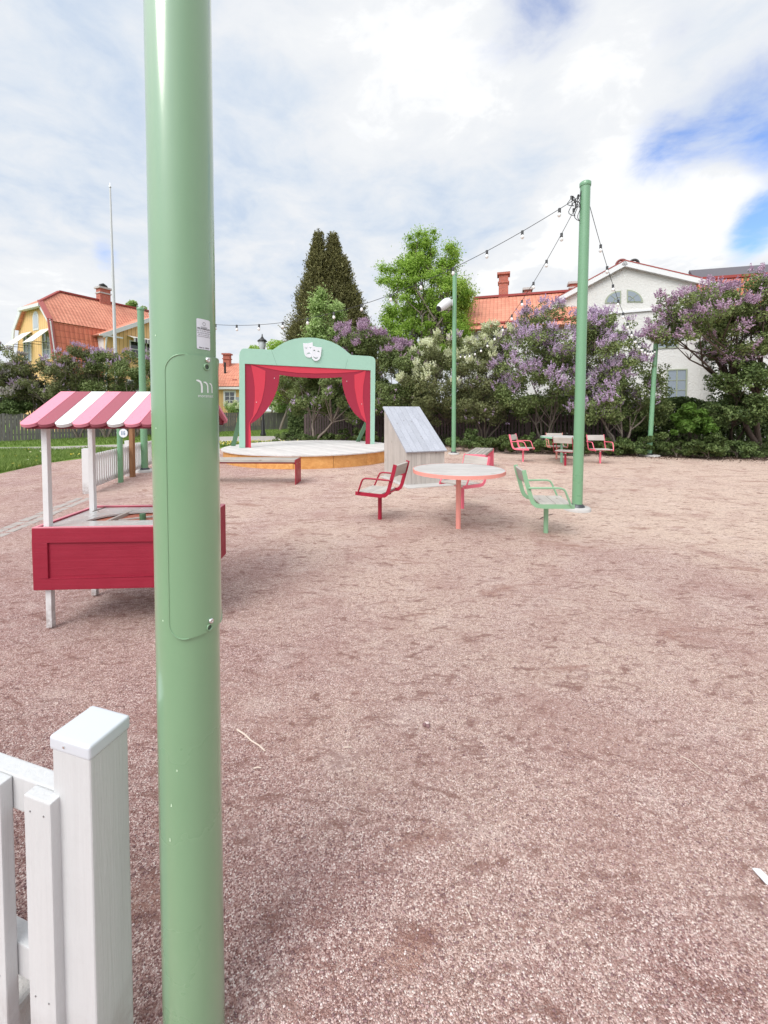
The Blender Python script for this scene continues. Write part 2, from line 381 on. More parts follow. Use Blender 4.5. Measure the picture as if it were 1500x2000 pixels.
def tile_mat(name, c, c2, tw=0.24, tl=0.36, amp=0.03):
    s = NT(name); uv = s.add('ShaderNodeTexCoord').outputs['UV']; sp = s.add('ShaderNodeSeparateXYZ', {0: uv})
    u = s.math('MULTIPLY', sp.outputs[0], 1 / tw); v = s.math('MULTIPLY', sp.outputs[1], 1 / tl)
    wav = s.math('SINE', s.math('MULTIPLY', u, 2 * math.pi)); saw = s.math('FRACT', v)
    h = s.math('ADD', s.math('MULTIPLY', wav, 0.5), s.math('MULTIPLY', s.math('SUBTRACT', 1.0, saw), 1.0))
    cell = s.add('ShaderNodeTexWhiteNoise', {0: s.add('ShaderNodeCombineXYZ', {0: s.math('FLOOR', u), 1: s.math('FLOOR', v)}).outputs[0]}, noise_dimensions='3D').outputs[0]
    n = s.noise(s.coord(), 1.1, 5)
    cc = s.mixc(s.rng(cell, 0, 1, 0, 0.6), c, c2); cc = s.mixc(s.rng(n, 0.45, 0.8, 0, 0.5), cc, tuple(x * 0.72 for x in c2))
    gap = s.math('MAXIMUM', s.rng(saw, 0.0, 0.10, 0.75, 0.0), s.rng(wav, -1.0, -0.72, 0.5, 0.0))
    cc = s.mixc(gap, cc, tuple(x * 0.38 for x in c2))      # the open joint between tiles
    s.bump(h, amp, 0.9); return s.out(cc, 0.7, 0.3)
TILE = tile_mat('orange_roof_tiles', lin(220, 150, 124), lin(200, 126, 104))
TILE2 = tile_mat('bright_orange_roof_tiles', lin(212, 126, 98), lin(194, 106, 84), 0.30, 0.45)
def board_wall(name, c, w=0.30):
    s = NT(name); uv = s.add('ShaderNodeTexCoord').outputs['UV']; sp = s.add('ShaderNodeSeparateXYZ', {0: uv})
    f = s.math('FRACT', s.math('MULTIPLY', sp.outputs[0], 1 / w)); b = s.math('LESS_THAN', f, 0.28)
    n = s.noise(s.coord(), 0.9, 5)
    cc = s.mixc(n, tuple(x * 0.92 for x in c), tuple(min(1, x * 1.08) for x in c))
    edge = s.math('MULTIPLY', s.math('GREATER_THAN', f, 0.28), s.math('LESS_THAN', f, 0.40))
    cc = s.mixc(s.math('MULTIPLY', edge, 0.8), cc, tuple(x * 0.45 for x in c))
    s.bump(b, 0.03); return s.out(cc, 0.7, 0.2)
YELLOW = board_wall('yellow_board_cladding', lin(230, 190, 134))
PLASTER = NT('white_rough_plaster')
_v = PLASTER.coord(); _n = PLASTER.noise(_v, 9, 6, 0.7); _n2 = PLASTER.noise(_v, 0.7, 4)
PLASTER.bump(_n, 0.05, 0.8); PLASTER = PLASTER.out(PLASTER.mixc(_n2, (0.62, 0.61, 0.58), (0.72, 0.71, 0.68)), 0.85, 0.2)
def brick_mat():
    s = NT('red_chimney_brick'); v = s.coord(); sp = s.add('ShaderNodeSeparateXYZ', {0: v})
    vec = s.add('ShaderNodeCombineXYZ', {0: s.math('ADD', sp.outputs[0], sp.outputs[1]), 1: sp.outputs[2]}).outputs[0]
    b = s.add('ShaderNodeTexBrick', {'Vector': vec, 'Color1': lin(186, 98, 78) + (1,), 'Color2': lin(160, 80, 66) + (1,), 'Mortar': lin(190, 160, 150) + (1,), 'Scale': 4.2, 'Mortar Size': 0.02})
    return s.out(b.outputs[0], 0.85, 0.2)
BRICK = brick_mat()
SHEET = paint('rusty_roof_sheet', lin(150, 62, 56), 0.6, 0.1, 0, 4)
SLATE = paint('dark_slate_roof', lin(96, 92, 98), 0.7, 0.15, 0.002, 10)

def gravel_mat():
    s = NT('pink_gravel'); v = s.pos()
    vo = s.add('ShaderNodeTexVoronoi', {'Vector': v, 'Scale': 265.0}, voronoi_dimensions='3D'); vo2 = s.add('ShaderNodeTexVoronoi', {'Vector': v, 'Scale': 120.0}, voronoi_dimensions='3D')
    cr = s.add('ShaderNodeSeparateColor', {0: vo.outputs['Color']}).outputs[0]; cg = s.add('ShaderNodeSeparateColor', {0: vo.outputs['Color']}).outputs[1]
    c2 = s.add('ShaderNodeSeparateColor', {0: vo2.outputs['Color']}).outputs[0]
    ramp = s.add('ShaderNodeValToRGB', {0: cr}); e = ramp.color_ramp.elements
    e[0].color = lin(112, 80, 76) + (1,); e[1].color = lin(240, 228, 221) + (1,)
    for p, c in ((0.18, lin(136, 102, 97)), (0.42, lin(170, 136, 130)), (0.66, lin(192, 160, 153)), (0.84, lin(210, 184, 178)), (0.94, lin(228, 210, 203))):
        x = e.new(p); x.color = c + (1,)
    big = s.noise(v, 0.42, 6, 0.6, 0.4); mid = s.noise(v, 1.7, 6, 0.62, 0.5); sp = s.add('ShaderNodeSeparateXYZ', {0: v})
    far = s.rng(sp.outputs[1], 1.2, 5.5, 0.0, 1.0)
    # the paler, sandier strip that is trodden across the square beyond the stools
    side = s.rng(sp.outputs[0], -4.0, 7.0, 0.0, 0.5)
    sand = s.math('ADD', s.math('MULTIPLY', big, 1.25), s.math('ADD', s.math('MULTIPLY', far, 0.22), side)); sand = s.rng(sand, 0.72, 1.18, 0.0, 1.0)
    cc = s.mixc(s.math('MULTIPLY', sand, 0.5), ramp.outputs[0], lin(236, 216, 194))
    fine = s.noise(v, 60, 3)
    cc = s.mixc(s.rng(mid, 0.50, 0.70, 0.0, 0.55), cc, s.mixc(fine, lin(146, 108, 100), lin(174, 136, 126)))    # patches where only fine material lies
    v3 = s.pos((1.0, 2.6, 1.0), (0, 0, 0.25)); wet = s.noise(v3, 1.15, 5, 0.55, 0.8)
    damp = s.rng(wet, 0.62, 0.68, 0.0, 0.62); cc = s.mixc(damp, cc, s.mixc(fine, lin(140, 102, 90), lin(168, 128, 114)))
    scuff = s.noise(s.pos((1.6, 3.4, 1), (0, 0, 0.12)), 3.6, 5, 0.66, 0.9); cc = s.mixc(s.rng(scuff, 0.565, 0.63, 0.0, 0.68), cc, lin(128, 92, 83)); sc2 = s.noise(s.pos((1.0, 2.8, 1), (0, 0, -0.2)), 8.5, 3, 0.6, 0.8); cc = s.mixc(s.rng(sc2, 0.61, 0.68, 0.0, 0.6), cc, lin(124, 88, 80)); grit = s.noise(s.pos((1.3, 2.2, 1)), 14.0, 4, 0.6, 0.4); cc = s.mixc(s.rng(grit, 0.53, 0.66, 0.0, 0.6), cc, lin(146, 110, 102))
    pale = s.noise(s.pos((1, 1.6, 1)), 2.6, 5, 0.6, 0.3); cc = s.mixc(s.rng(pale, 0.55, 0.75, 0.0, 0.34), cc, lin(232, 214, 206))
    h = s.math('ADD', s.math('MULTIPLY', s.math('SUBTRACT', 0.6, vo.outputs['Distance']), 1.0), s.math('MULTIPLY', cg, 0.5))
    h = s.math('ADD', h, s.math('MULTIPLY', c2, 0.35))
    s.bump(h, 0.0048, 0.85)
    g2 = s.noise(v, 42, 3, 0.7); cc = s.mixc(s.rng(g2, 0.42, 0.62, 0.20, 0.0), cc, lin(120, 86, 80)); g3 = s.noise(v, 27, 2, 0.7); cc = s.mixc(s.rng(g3, 0.56, 0.72, 0.0, 0.14), cc, lin(238, 222, 212))
    cc = s.mixc(1.0, cc, (1.09, 1.095, 1.09), 'MULTIPLY'); return s.out(cc, 0.9, 0.12)
GRAVEL = gravel_mat()
def soil_mat(name, a, b, sc=6):
    s = NT(name); v = s.pos(); n = s.noise(v, sc, 8, 0.7); n2 = s.noise(v, sc * 12, 4, 0.6)
    s.bump(n2, 0.03); return s.out(s.mixc(s.rng(s.math('ADD', s.math('MULTIPLY', n, 0.5), s.math('MULTIPLY', n2, 0.5)), 0.35, 0.65), a, b), 0.9, 0.15)
SOIL = soil_mat('dark_bark_soil', (0.05, 0.032, 0.026), (0.16, 0.115, 0.09))
LAWN = soil_mat('lawn_ground', lin(84, 116, 44), lin(134, 160, 74), 3)
FIELD = soil_mat('distant_ground', (0.10, 0.12, 0.06), (0.16, 0.16, 0.09), 0.3)
PATHM = soil_mat('grey_gravel_path', (0.42, 0.38, 0.36), (0.52, 0.47, 0.45), 4)

# ---------------------------------------------------------------- ground
def sheet(name, pts, z, mat, label=None, kind='structure'):
    b = MB(); b.add([(p[0], p[1], z) for p in pts], [tuple(range(len(pts)))])
    o = b.build(name, mat); tag(o, label, name.replace('_', ' '), kind=kind)
    if o.data.polygons[0].normal.z < 0: o.data.flip_normals()
    return o
def gl(*pp): return [G(x, y) for x, y in pp]
sheet('ground', [(-700, -300), (700, -300), (700, 900), (-700, 900)], -0.012, FIELD, 'wide open ground beyond the fences')
edge = gl((1000, 881), (1130, 886), (1290, 893), (1500, 899))
edge_far = gl((880, 873), (760, 868))
gravel_pts = [(-14, -6), (22, -6), (22, 11.6)] + [(e.x, e.y) for e in reversed(edge)] + [(e.x, e.y) for e in edge_far] + \
    [(e.x, e.y) for e in gl((640, 868), (520, 869), (455, 871))] + [(-6.4, 13.0), (-9.1, 12.6)] + [(e.x, e.y) for e in gl((90, 905), (0, 925))] + [(-14, 8.2)]
sheet('gravel_ground', gravel_pts, 0.0, GRAVEL, 'pinkish gravel of the play square')
sheet('flower_bed', [(-4.8, 15.9), (1.0, 16.2), (4.4, 14.3), (8, 12.4), (14.0, 11.5), (24, 10.5), (24, 24), (-5.5, 26)], -0.004, SOIL, 'dark bark covered bed under the lilacs')
sheet('lawn', [(-40, 4), (-9, 6.0), (-5.0, 11.6), (-4.2, 30), (-8, 60), (-60, 40)], -0.008, LAWN, 'green lawn around the gravel path')
pa = gl((-120, 885), (0, 880.5), (110, 879), (235, 876), (330, 868), (440, 863), (545, 862), (600, 858)); pb = gl((600, 851), (440, 852.5), (330, 857), (235, 868), (110, 872), (0, 873.5), (-120, 874))
sheet('path', [(e.x, e.y) for e in pa + pb], -0.002, PATHM, 'grey gravel path crossing the lawn')

# pebbles lying loose on the gravel near the viewer
PEB = NT('loose_pebble'); _a = PEB.add('ShaderNodeAttribute', attribute_name='rnd').outputs['Fac']
_r = PEB.add('ShaderNodeValToRGB', {0: _a}); _e = _r.color_ramp.elements; _e[0].color = lin(122, 92, 93) + (1,); _e[1].color = lin(226, 208, 203) + (1,)
for p, c in ((0.3, lin(150, 118, 117)), (0.62, lin(176, 144, 141)), (0.85, lin(206, 182, 177))):
    _x = _e.new(p); _x.color = c + (1,)
PEB = PEB.out(_r.outputs[0], 0.7, 0.3)
def pebbles(n, smin, smax, ymax, name, label):
    y = 0.72 + (ymax - 0.72) * rng.random(n) ** 1.1; x = rng.uniform(-1.05, 1.05, n) * (y * 1.0 + 0.1)
    s = smin + (smax - smin) * rng.random(n) ** 3
    base = np.array([(1, 0, 0), (0, 1, 0), (-1, 0, 0), (0, -1, 0), (0, 0, 1), (0, 0, -1)], float)
    V = base[None] * rng.uniform(0.7, 1.25, (n, 6, 1)); V[:, :, 2] *= 0.6; V *= s[:, None, None]
    a = rng.uniform(0, 6.28, n); ca, sa = np.cos(a)[:, None], np.sin(a)[:, None]
    X = V[:, :, 0] * ca - V[:, :, 1] * sa; Y = V[:, :, 0] * sa + V[:, :, 1] * ca; X *= 1.15
    V = np.stack([X + x[:, None], Y + y[:, None], V[:, :, 2] + s[:, None] * 0.3], 2)
    F = np.array([(0, 1, 4), (1, 2, 4), (2, 3, 4), (3, 0, 4), (1, 0, 5), (2, 1, 5), (3, 2, 5), (0, 3, 5)])
    f = (F[None] + (np.arange(n) * 6)[:, None, None]).reshape(-1, 3)
    o = np_mesh(name, V.reshape(-1, 3), f, np.repeat(rng.random(n) ** 1.3, 6), PEB, nper=3)
    o.data.polygons.foreach_set('use_smooth', [True] * len(o.data.polygons)); tag(o, label, 'gravel', kind='stuff')
pebbles(90000, 0.0014, 0.0046, 4.2, 'loose_gravel', 'loose pink and grey pebbles scattered over the near gravel')

# row of pale setts leading to the picket fence
b = MB(); p0, p1 = Vector((-5.05, 4.2, 0)), Vector((-5.12, 7.1, 0)); p0 = G(-20, 1050); p1 = G(160, 975); dv = (p1 - p0).normalized(); sv = Vector((-dv.y, dv.x, 0))
L = (p1 - p0).length; k = 0; t = 0
while t < L:
    l = random.uniform(0.14, 0.24)
    for q in (-0.075, 0.075):
        c = p0 + dv * (t + l / 2 + random.uniform(-.01, .01)) + sv * q
        b.box((c.x, c.y, -0.002), (l - random.uniform(0.02, .05), 0.115 + random.uniform(-.02, .01), 0.012 + random.uniform(-.008, .006)), rz=math.atan2(dv.y, dv.x) + random.uniform(-.05, .05))
    t += l
SETT = paint('pale_stone_setts', (0.40, 0.36, 0.335), 0.85, 0.15, 0.004, 12, 0.2, 0, 0.5)
tag(b.build('sett_edging', SETT, bevel=0.006, seg=1), 'double row of pale stone setts let into the gravel', 'kerb', kind='structure')

# ---------------------------------------------------------------- masts
def mast(name_label, base, top_z, r, lean=(0, 0), disc=True, taper=0.03, group='green steel masts', mat=GREEN_M, cap=True, n=32, dr=0.185):
    t = thing('green_mast', name_label, 'mast', base, 0, group)
    b = MB(); lx, ly = lean
    b.tube([(base[0], base[1], 0), (base[0] + lx, base[1] + ly, top_z)], [r * (1 + taper), r * (1 - taper)], n)
    b.build('pole', mat, t)
    if cap:
        b = MB(); x, y = base[0] + lx, base[1] + ly
        b.lathe((x, y, top_z - 0.05), [(r * 1.06, 0), (r * 1.10, 0.012), (r * 1.10, 0.05), (r * 0.9, 0.062)], n); b.build('pole_cap', mat, t)
    if disc:
        b = MB(); b.lathe((base[0], base[1], -0.02), [(dr, 0), (dr, 0.055), (dr - 0.015, 0.068), (r, 0.072)], 40); b.build('concrete_base', CONC, t)
        b = MB(); b.lathe((base[0], base[1], 0.04), [(r * 1.55, 0), (r * 1.5, 0.018), (r * 1.1, 0.05), (r * 1.02, 0.055)], n); b.build('collar', COLLAR, t)
    return t
MAIN = Vector((-0.4275, 0.88, 0)); MR = 0.0635
pm = mast('thick glossy green mast with a screwed hatch, a white sticker and white lettering', tuple(MAIN), 5.4, MR, disc=False, mat=GREEN, n=96, taper=0.0)
rm = mast('green mast on a pale concrete disc beside the green swivel chair', tuple(G(1127, 996)), 4.69, 0.070, (0.045, 0), n=48)
mm = mast('very tall thin green mast carrying the white loudspeaker', tuple(G(886, 887)), 5.95, 0.070)
fm = mast('leaning green mast against the lilac foliage at the fence', tuple(G(1268, 891)), 3.72, 0.068, (0.14, 0), dr=0.3)
lm = mast('green mast beside the low white picket fence behind the stall', tuple(G(283, 921)), 3.86, 0.072, (-0.03, 0), dr=0.26)
b = MB(); q = D(293, 613, 9.35); b.tube([q + Vector((0.03 * math.cos(a), 0, 0.035 * math.sin(a))) for a in [i * math.pi / 6 for i in range(13)]], 0.006, 6, False); b.build('eye_ring', STEEL, lm)

def cyl(px, py, r, c=MAIN):
    """point where the line of sight meets the round mast of radius r"""
    d = ray(px, py); o = Vector((0, 0, EYE)); ox, oy = o.x - c.x, o.y - c.y
    A = d.x ** 2 + d.y ** 2; B = 2 * (ox * d.x + oy * d.y); Cc = ox ** 2 + oy ** 2 - r * r
    disc = B * B - 4 * A * Cc
    t = (-B - math.sqrt(max(disc, 0))) / (2 * A); p = o + d * t; return p
def cang(p): return math.atan2(p.y - MAIN.y, p.x - MAIN.x)
def cpos(a, z, r): return Vector((MAIN.x + r * math.cos(a), MAIN.y + r * math.sin(a), z))
# hatch cover: curved plate with rounded corners
HR = MR + 0.0045
pc = cyl(400, 712, HR); ac = cang(pc); al = cang(cyl(326, 960, HR)); half = abs(ac - al)
z1 = cyl(360, 692, HR).z; z0 = cyl(362, 1249, HR).z; rc = 0.035
def rounded(n=12):
    hw = half * HR; h = z1 - z0; pts = []
    for cx_, cz_, a0 in ((hw - rc, h - rc, 0), (-hw + rc, h - rc, 90), (-hw + rc, rc, 180), (hw - rc, rc, 270)):
        for i in range(n + 1):
            a = R(a0 + 90 * i / n); pts.append((cx_ + rc * math.cos(a), cz_ + rc * math.sin(a)))
    return pts
b = MB(); NZ = 60; NA = 48; hw = half * HR; h = z1 - z0
rows = []
for i in range(NZ + 1):
    s_ = i / NZ; zz = h * (0.5 - 0.5 * math.cos(math.pi * s_))
    dz = min(zz, h - zz); inset = 0 if dz >= rc else rc - math.sqrt(max(0, rc * rc - (rc - dz) ** 2))
    rows.append((zz, hw - inset))
for r_ in (HR, MR - 0.001):
    o = len(b.v); vs = [cpos(ac + (2 * j / NA - 1) * w_ / HR, z0 + zz, r_) for zz, w_ in rows for j in range(NA + 1)]
    fs = [(i * (NA + 1) + j, i * (NA + 1) + j + 1, (i + 1) * (NA + 1) + j + 1, (i + 1) * (NA + 1) + j) for i in range(NZ) for j in range(NA)]
    b.add(vs, fs, 0.4, smooth=True)
# rim joining both skins
lo = [cpos(ac + u / HR, z0 + v, HR) for u, v in rounded()]; li = [cpos(ac + u / HR, z0 + v, MR - 0.001) for u, v in rounded()]; m_ = len(lo)
b.add(lo + li, [(i, (i + 1) % m_, (i + 1) % m_ + m_, i + m_) for i in range(m_)], 0.4, smooth=True)
hatch = b.build('hatch_cover', GREEN, pm)
edge_rim = MB(); pr = [cpos(ac + u / HR, z0 + v, HR) for u, v in rounded(8)]; edge_rim.tube(pr + [pr[0]], 0.0015, 6, False); edge_rim.build('hatch_rim', GREEN, hatch)
for (sxp, syp, kx, ky) in ((404.5, 703, 403.5, 717), (411, 1212, 409, 1225)):
    p = cyl(sxp, syp, HR); a = cang(p); nrm = Vector((math.cos(a), math.sin(a), 0)); M = nrm.to_track_quat('Z', 'Y').to_matrix().to_4x4()
    b = MB(); b.lathe(p, [(0.0048, -0.001), (0.0056, 0.001), (0.0056, 0.003), (0.0045, 0.005), (0.002, 0.0058), (0.0016, 0.004)], 24, M=M); b.build('screw', STEEL, hatch)
    q = cyl(kx, ky, HR); a = cang(q); nrm = Vector((math.cos(a), math.sin(a), 0)); tq = Vector((-math.sin(a), math.cos(a), 0))
    ring = [q + tq * (0.0062 * math.cos(t)) + Vector((0, 0, 0.0062 * math.sin(t))) + nrm * 0.0008 for t in [i * math.pi / 12 for i in range(25)]]
    b = MB(); b.tube(ring, 0.0016, 8, False); b.build('keyhole_rim', GREEN, hatch)
    b = MB(); b.add([x - nrm * 0.0004 for x in ring[:-1]], [tuple(range(24))]); b.build('keyhole', plain('dark_keyhole', (0.05, 0.08, 0.055), 0.6), hatch)

def text_polys(txt, size, bold=False):
    cu = bpy.data.curves.new('t', 'FONT'); cu.body = txt; cu.size = size; cu.align_x = 'CENTER'; cu.resolution_u = 3
    if bold: cu.offset = size * 0.03
    ob = bpy.data.objects.new('t', cu); col.objects.link(ob); dg = bpy.context.evaluated_depsgraph_get(); me = bpy.data.meshes.new_from_object(ob.evaluated_get(dg))
    v = [(p.co.x, p.co.y) for p in me.vertices]; f = [tuple(p.vertices) for p in me.polygons]
    bpy.data.objects.remove(ob); bpy.data.curves.remove(cu); bpy.data.meshes.remove(me); return v, f
def wrap_text(b, txt, px, py, r, size, bold=False, c=None):
    p = cyl(px, py, r); a0 = cang(p); v, f = text_polys(txt, size, bold)
    b.add([cpos(a0 + x / r, p.z + y, r) for x, y in v], f)
WPRINT = plain('white_print', (0.75, 0.79, 0.78), 0.5); KPRINT = plain('dark_print', (0.10, 0.10, 0.11), 0.6)
b = MB(); wrap_text(b, 'moramast', 403.5, 776, HR + 0.0005, 0.0092); 
def wrap_strip(b, pts, w, r):
    """flat band of varying width following pixel points on the mast"""
    P = [cyl(x, y, r) for x, y in pts]; U = [(cang(p) * r, p.z) for p in P]; vs = []
    for i, (u, v) in enumerate(U):
        a = U[max(i - 1, 0)]; c = U[min(i + 1, len(U) - 1)]; d = Vector((c[0] - a[0], c[1] - a[1])).normalized(); nn = (-d.y, d.x)
        ww = w[i] if isinstance(w, (list, tuple)) else w
        vs += [(u + nn[0] * ww / 2, v + nn[1] * ww / 2), (u - nn[0] * ww / 2, v - nn[1] * ww / 2)]
    b.add([cpos(u / r, v, r) for u, v in vs], [(2 * i, 2 * i + 1, 2 * i + 3, 2 * i + 2) for i in range(len(U) - 1)])
for pts, ww in (([(383.5, 742.5), (388, 743.5), (391.5, 746), (393.5, 750), (394.3, 755), (394.5, 767)], 0.0040),
                ([(397.5, 746.2), (401.5, 747), (404.3, 750), (405.6, 754), (406, 767.3)], 0.0034),
                ([(409, 749), (411.5, 750), (413.2, 753), (413.9, 757), (414.2, 767.6)], 0.0030)):
    wrap_strip(b, pts, [ww * 0.6] + [ww] * (len(pts) - 1), HR + 0.0005)
b.build('lettering', WPRINT, hatch)
# sticker
rs = MR + 0.0006; A, B_, C_, D_ = cyl(383.5, 621, rs), cyl(412, 626, rs), cyl(412.5, 684, rs), cyl(385, 681, rs)
aL, aR = cang(A), cang(cyl(410.2, 650, rs)); zt, zb = A.z, D_.z
def uvp(u, v, r=rs): return cpos(aL + (aR - aL) * u, zt + (zb - zt) * v, r)
pts = []
for cu_, cv_, a0 in ((0.92, 0.04, 270), (0.92, 0.96, 0), (0.08, 0.96, 90), (0.08, 0.04, 180)):
    for i in range(6):
        a = R(a0 + 18 * i); pts.append((cu_ + 0.08 * math.cos(a), cv_ + 0.04 * math.sin(a)))
b = MB(); n_ = 24; vs = []
for v_ in [0, 0.01, 0.04] + [0.1 * i for i in range(1, 10)] + [0.96, 0.99, 1.0]:
    ins = 0.0 if 0.04 <= v_ <= 0.96 else (0.08 if v_ in (0, 1.0) else 0.03)
    vs.append([uvp(ins + (1 - 2 * ins) * j / n_, v_) for j in range(n_ + 1)])
m_ = n_ + 1; b.add([p for r_ in vs for p in r_], [(i * m_ + j, (i + 1) * m_ + j, (i + 1) * m_ + j + 1, i * m_ + j + 1) for i in range(len(vs) - 1) for j in range(n_)])
st = b.build('sticker', plain('white_sticker_film', (0.72, 0.74, 0.80), 0.35), pm)
b = MB(); rs2 = rs + 0.0004
mid = (aL + aR) / 2; W_ = (aR - aL) * rs
def st_text(txt, v, size, bold=False):
    vv, ff = text_polys(txt, size, bold); z = zt + (zb - zt) * v; b = MB(); b.add([cpos(mid + x / rs2, z + y, rs2) for x, y in vv], ff); b.build('printed_text', KPRINT, st)
st_text('ANSVARIG', 0.285, 0.0034); st_text('FELANMÄLAN', 0.345, 0.0048, True); st_text('Ser du fel eller skador', 0.41, 0.0036); st_text('på masten anmäl det', 0.475, 0.0036); st_text('till oss via vår sida', 0.54, 0.0036)
st_text('Mast nr: 128418', 0.965, 0.0036, True)
zl = zt + (zb - zt) * 0.575; b = MB(); b.add([cpos(aL + (aR - aL) * (0.03 + 0.94 * j / 12), zl + dz_, rs2) for dz_ in (0, -0.0006) for j in range(13)], [(j, j + 13, j + 14, j + 1) for j in range(12)])
b.build('divider_line', KPRINT, st); b = MB(); zc = zt + (zb - zt) * 0.155; k_ = 20
b.add([cpos(mid + q_ * math.cos(t) / rs2, zc + q_ * math.sin(t), rs2) for q_ in (0.0036, 0.0030) for t in [2 * math.pi * i / k_ for i in range(k_)]], [(i, (i + 1) % k_, (i + 1) % k_ + k_, i + k_) for i in range(k_)])
b.build('ring_emblem', KPRINT, st)
for (x, y, hh) in ((345.5, 1505, 4), (334.5, 1573, 6), (332, 1640, 7), (303.5, 655, 3), (304.5, 836, 3), (318, 1212, 3)):
    b = MB(); wrap_strip(b, [(x, y - hh / 2), (x + .2, y), (x, y + hh / 2)], [0.0012, 0.0026, 0.0032], MR + 0.0007); b.build('paint_chip', plain('pale_paint_chip', lin(196, 222, 190), 0.4) if 'pale_paint_chip' not in bpy.data.materials else bpy.data.materials['pale_paint_chip'], pm)

# ---------------------------------------------------------------- near white fence
DSCREW = plain('dull_screw', (0.3, 0.3, 0.3), 0.5, 0.8)
def screws(par, pts, nrm, r=0.0024, h=0.0006, world=False, mat=None, name='screw'):
    """each screw head a small mesh of its own"""
    M = Vector(nrm).to_track_quat('Z', 'Y').to_matrix().to_4x4()
    for p in pts:
        b = MB(); b.lathe(p, [(r, -0.0008), (r * 0.9, h)], 10, M=M); b.build(name, mat or DSCREW, par, world=world)
cL, cBk, cRt, cF = [G(x, y, 0.79) for x, y in ((101, 1431), (181, 1377), (250, 1394), (173, 1466))]
vx = ((cF - cL) + (cRt - cBk)) / 2; vy = ((cBk - cL) + (cRt - cF)) / 2
FA = (math.atan2(vx.y, vx.x) + math.atan2(vy.y, vy.x) - R(90)) / 2; PL, PW = vx.length, vy.length
fx = Vector((math.cos(FA), math.sin(FA), 0)); fy = Vector((-math.sin(FA), math.cos(FA), 0)); PC = (cL + cBk + cRt + cF) / 4; PC.z = 0
print('POST', PC, PL, PW, math.degrees(FA))
nf_ = thing('picket_fence', 'white picket fence with a capped corner post, right in front of the viewer', 'fence', tuple(PC), FA)
def loc(px, py, z):
    d = G(px, py, z) - PC; return d.dot(fx), d.dot(fy)
def lb(b, x, y, z, dx, dy, dz, rnd=None): b.box((x, y, z), (dx, dy, dz), rnd=rnd)
b = MB(); lb(b, 0, 0, 0.381, PL - 0.005, PW - 0.005, 0.762); post = b.build('post', WHITE, nf_, world=False, bevel=0.005, seg=3)
b = MB(); lb(b, 0, 0, 0.7755, PL + 0.002, PW + 0.002, 0.029); cap = b.build('post_cap', WHITE_C, post, world=False, bevel=0.007, seg=4)
screws(cap, [(-PL * .11, -PW / 2 - 0.001, 0.776)], (0, -1, 0), 0.003, 0.0018, mat=STEEL, name='rivet')
ZP = 0.665
x_r, y_f = loc(104, 1566, ZP); x_l, y_l = loc(39, 1557, ZP); xb, yb = loc(58, 1535, ZP); print('PICK', x_r, y_f, x_l, y_l, xb, yb)
pw_ = x_r - x_l; yf_ = (y_f + y_l) / 2; x2, _ = loc(7, 1528, ZP); pitch_ = max(x_r - x2, pw_ + .03); th_ = 0.024
for zz in (ZP - 0.035 - 0.002, 0.25):
    b = MB(); lb(b, -PL / 2 - 1.0, yf_ + th_ + 0.018, zz, 2.0, 0.034, 0.075); b.build('rail', WHITE, nf_, world=False, bevel=0.003)
for i in range(10):
    x = (x_r + x_l) / 2 - i * pitch_; b = MB(); lb(b, x, yf_ + th_ / 2, ZP / 2 + .04, pw_, th_, ZP - 0.08); pk = b.build('picket', WHITE, nf_, world=False, bevel=0.003)
    screws(pk, [(x + dx, yf_ - 0.0002, zz) for zz in (0.635, 0.24) for dx in (-0.019, 0.019)], (0, -1, 0), 0.0022)
b = MB(); q = G(22, 1985); b.box((q.x - 0.10, q.y + 0.02, 0.03), (0.34, 0.2, 0.12), rz=FA)
tag(b.build('concrete_footing', CONC, bevel=0.012), 'rough grey concrete footing under the near white fence', 'footing')

# ---------------------------------------------------------------- market stall
KA = R(3.2); K0 = Vector((-1.79, 2.975, 0))
ks = thing('market_stall', "child-size market stall with a pink, rose and white striped roof and crimson box", 'stall', tuple(K0), KA)
HX, HY = 0.515, 0.315; ZT, ZB = 0.686, 0.278
def panel(b, x0, x1, y, ny, z0, z1, fw=0.095, th=0.022, axis='x'):
    """framed panel: rails and stiles with a recessed field; the outer face looks along ny"""
    def bx(a0, a1, zz0, zz1, dep, rnd=None):
        if axis == 'x': b.box(((a0 + a1) / 2, y - ny * dep / 2 if dep > 0 else y, (zz0 + zz1) / 2), (a1 - a0, abs(dep), zz1 - zz0), rnd=rnd)
        else: b.box((y - ny * dep / 2, (a0 + a1) / 2, (zz0 + zz1) / 2), (abs(dep), a1 - a0, zz1 - zz0), rnd=rnd)
    bx(x0, x1, z1 - fw, z1, th, .2); bx(x0, x1, z0, z0 + fw * 0.8, th, .5); bx(x0, x0 + fw, z0 + fw * 0.8, z1 - fw, th, .8); bx(x1 - fw, x1, z0 + fw * 0.8, z1 - fw, th, .3)
b = MB(); panel(b, -HX, HX, -HY, -1, ZB, ZT); fpn = b.build('front_panel', CRIM, ks, world=False, bevel=0.004)
b = MB(); b.box((0, -HY + 0.018, (ZB + ZT) / 2), (2 * HX - 0.15, 0.012, ZT - ZB - 0.12)); b.build('panel_field', CRIM, fpn, world=False)
b = MB(); b.box((0, HY - 0.011, (ZB + ZT) / 2), (2 * HX, 0.022, ZT - ZB)); b.build('back_panel', CRIM, ks, world=False, bevel=0.003)
for sgn in (-1, 1):
    b = MB(); panel(b, -HY + 0.023, HY - 0.023, sgn * HX, sgn, ZB, ZT, axis='y'); sp_ = b.build('side_panel', CRIM, ks, world=False, bevel=0.003)
    b = MB(); b.box((sgn * (HX - 0.018), 0, (ZB + ZT) / 2), (0.012, 2 * HY - 0.16, ZT - ZB - 0.12)); b.build('panel_field', CRIM, sp_, world=False)
b = MB()
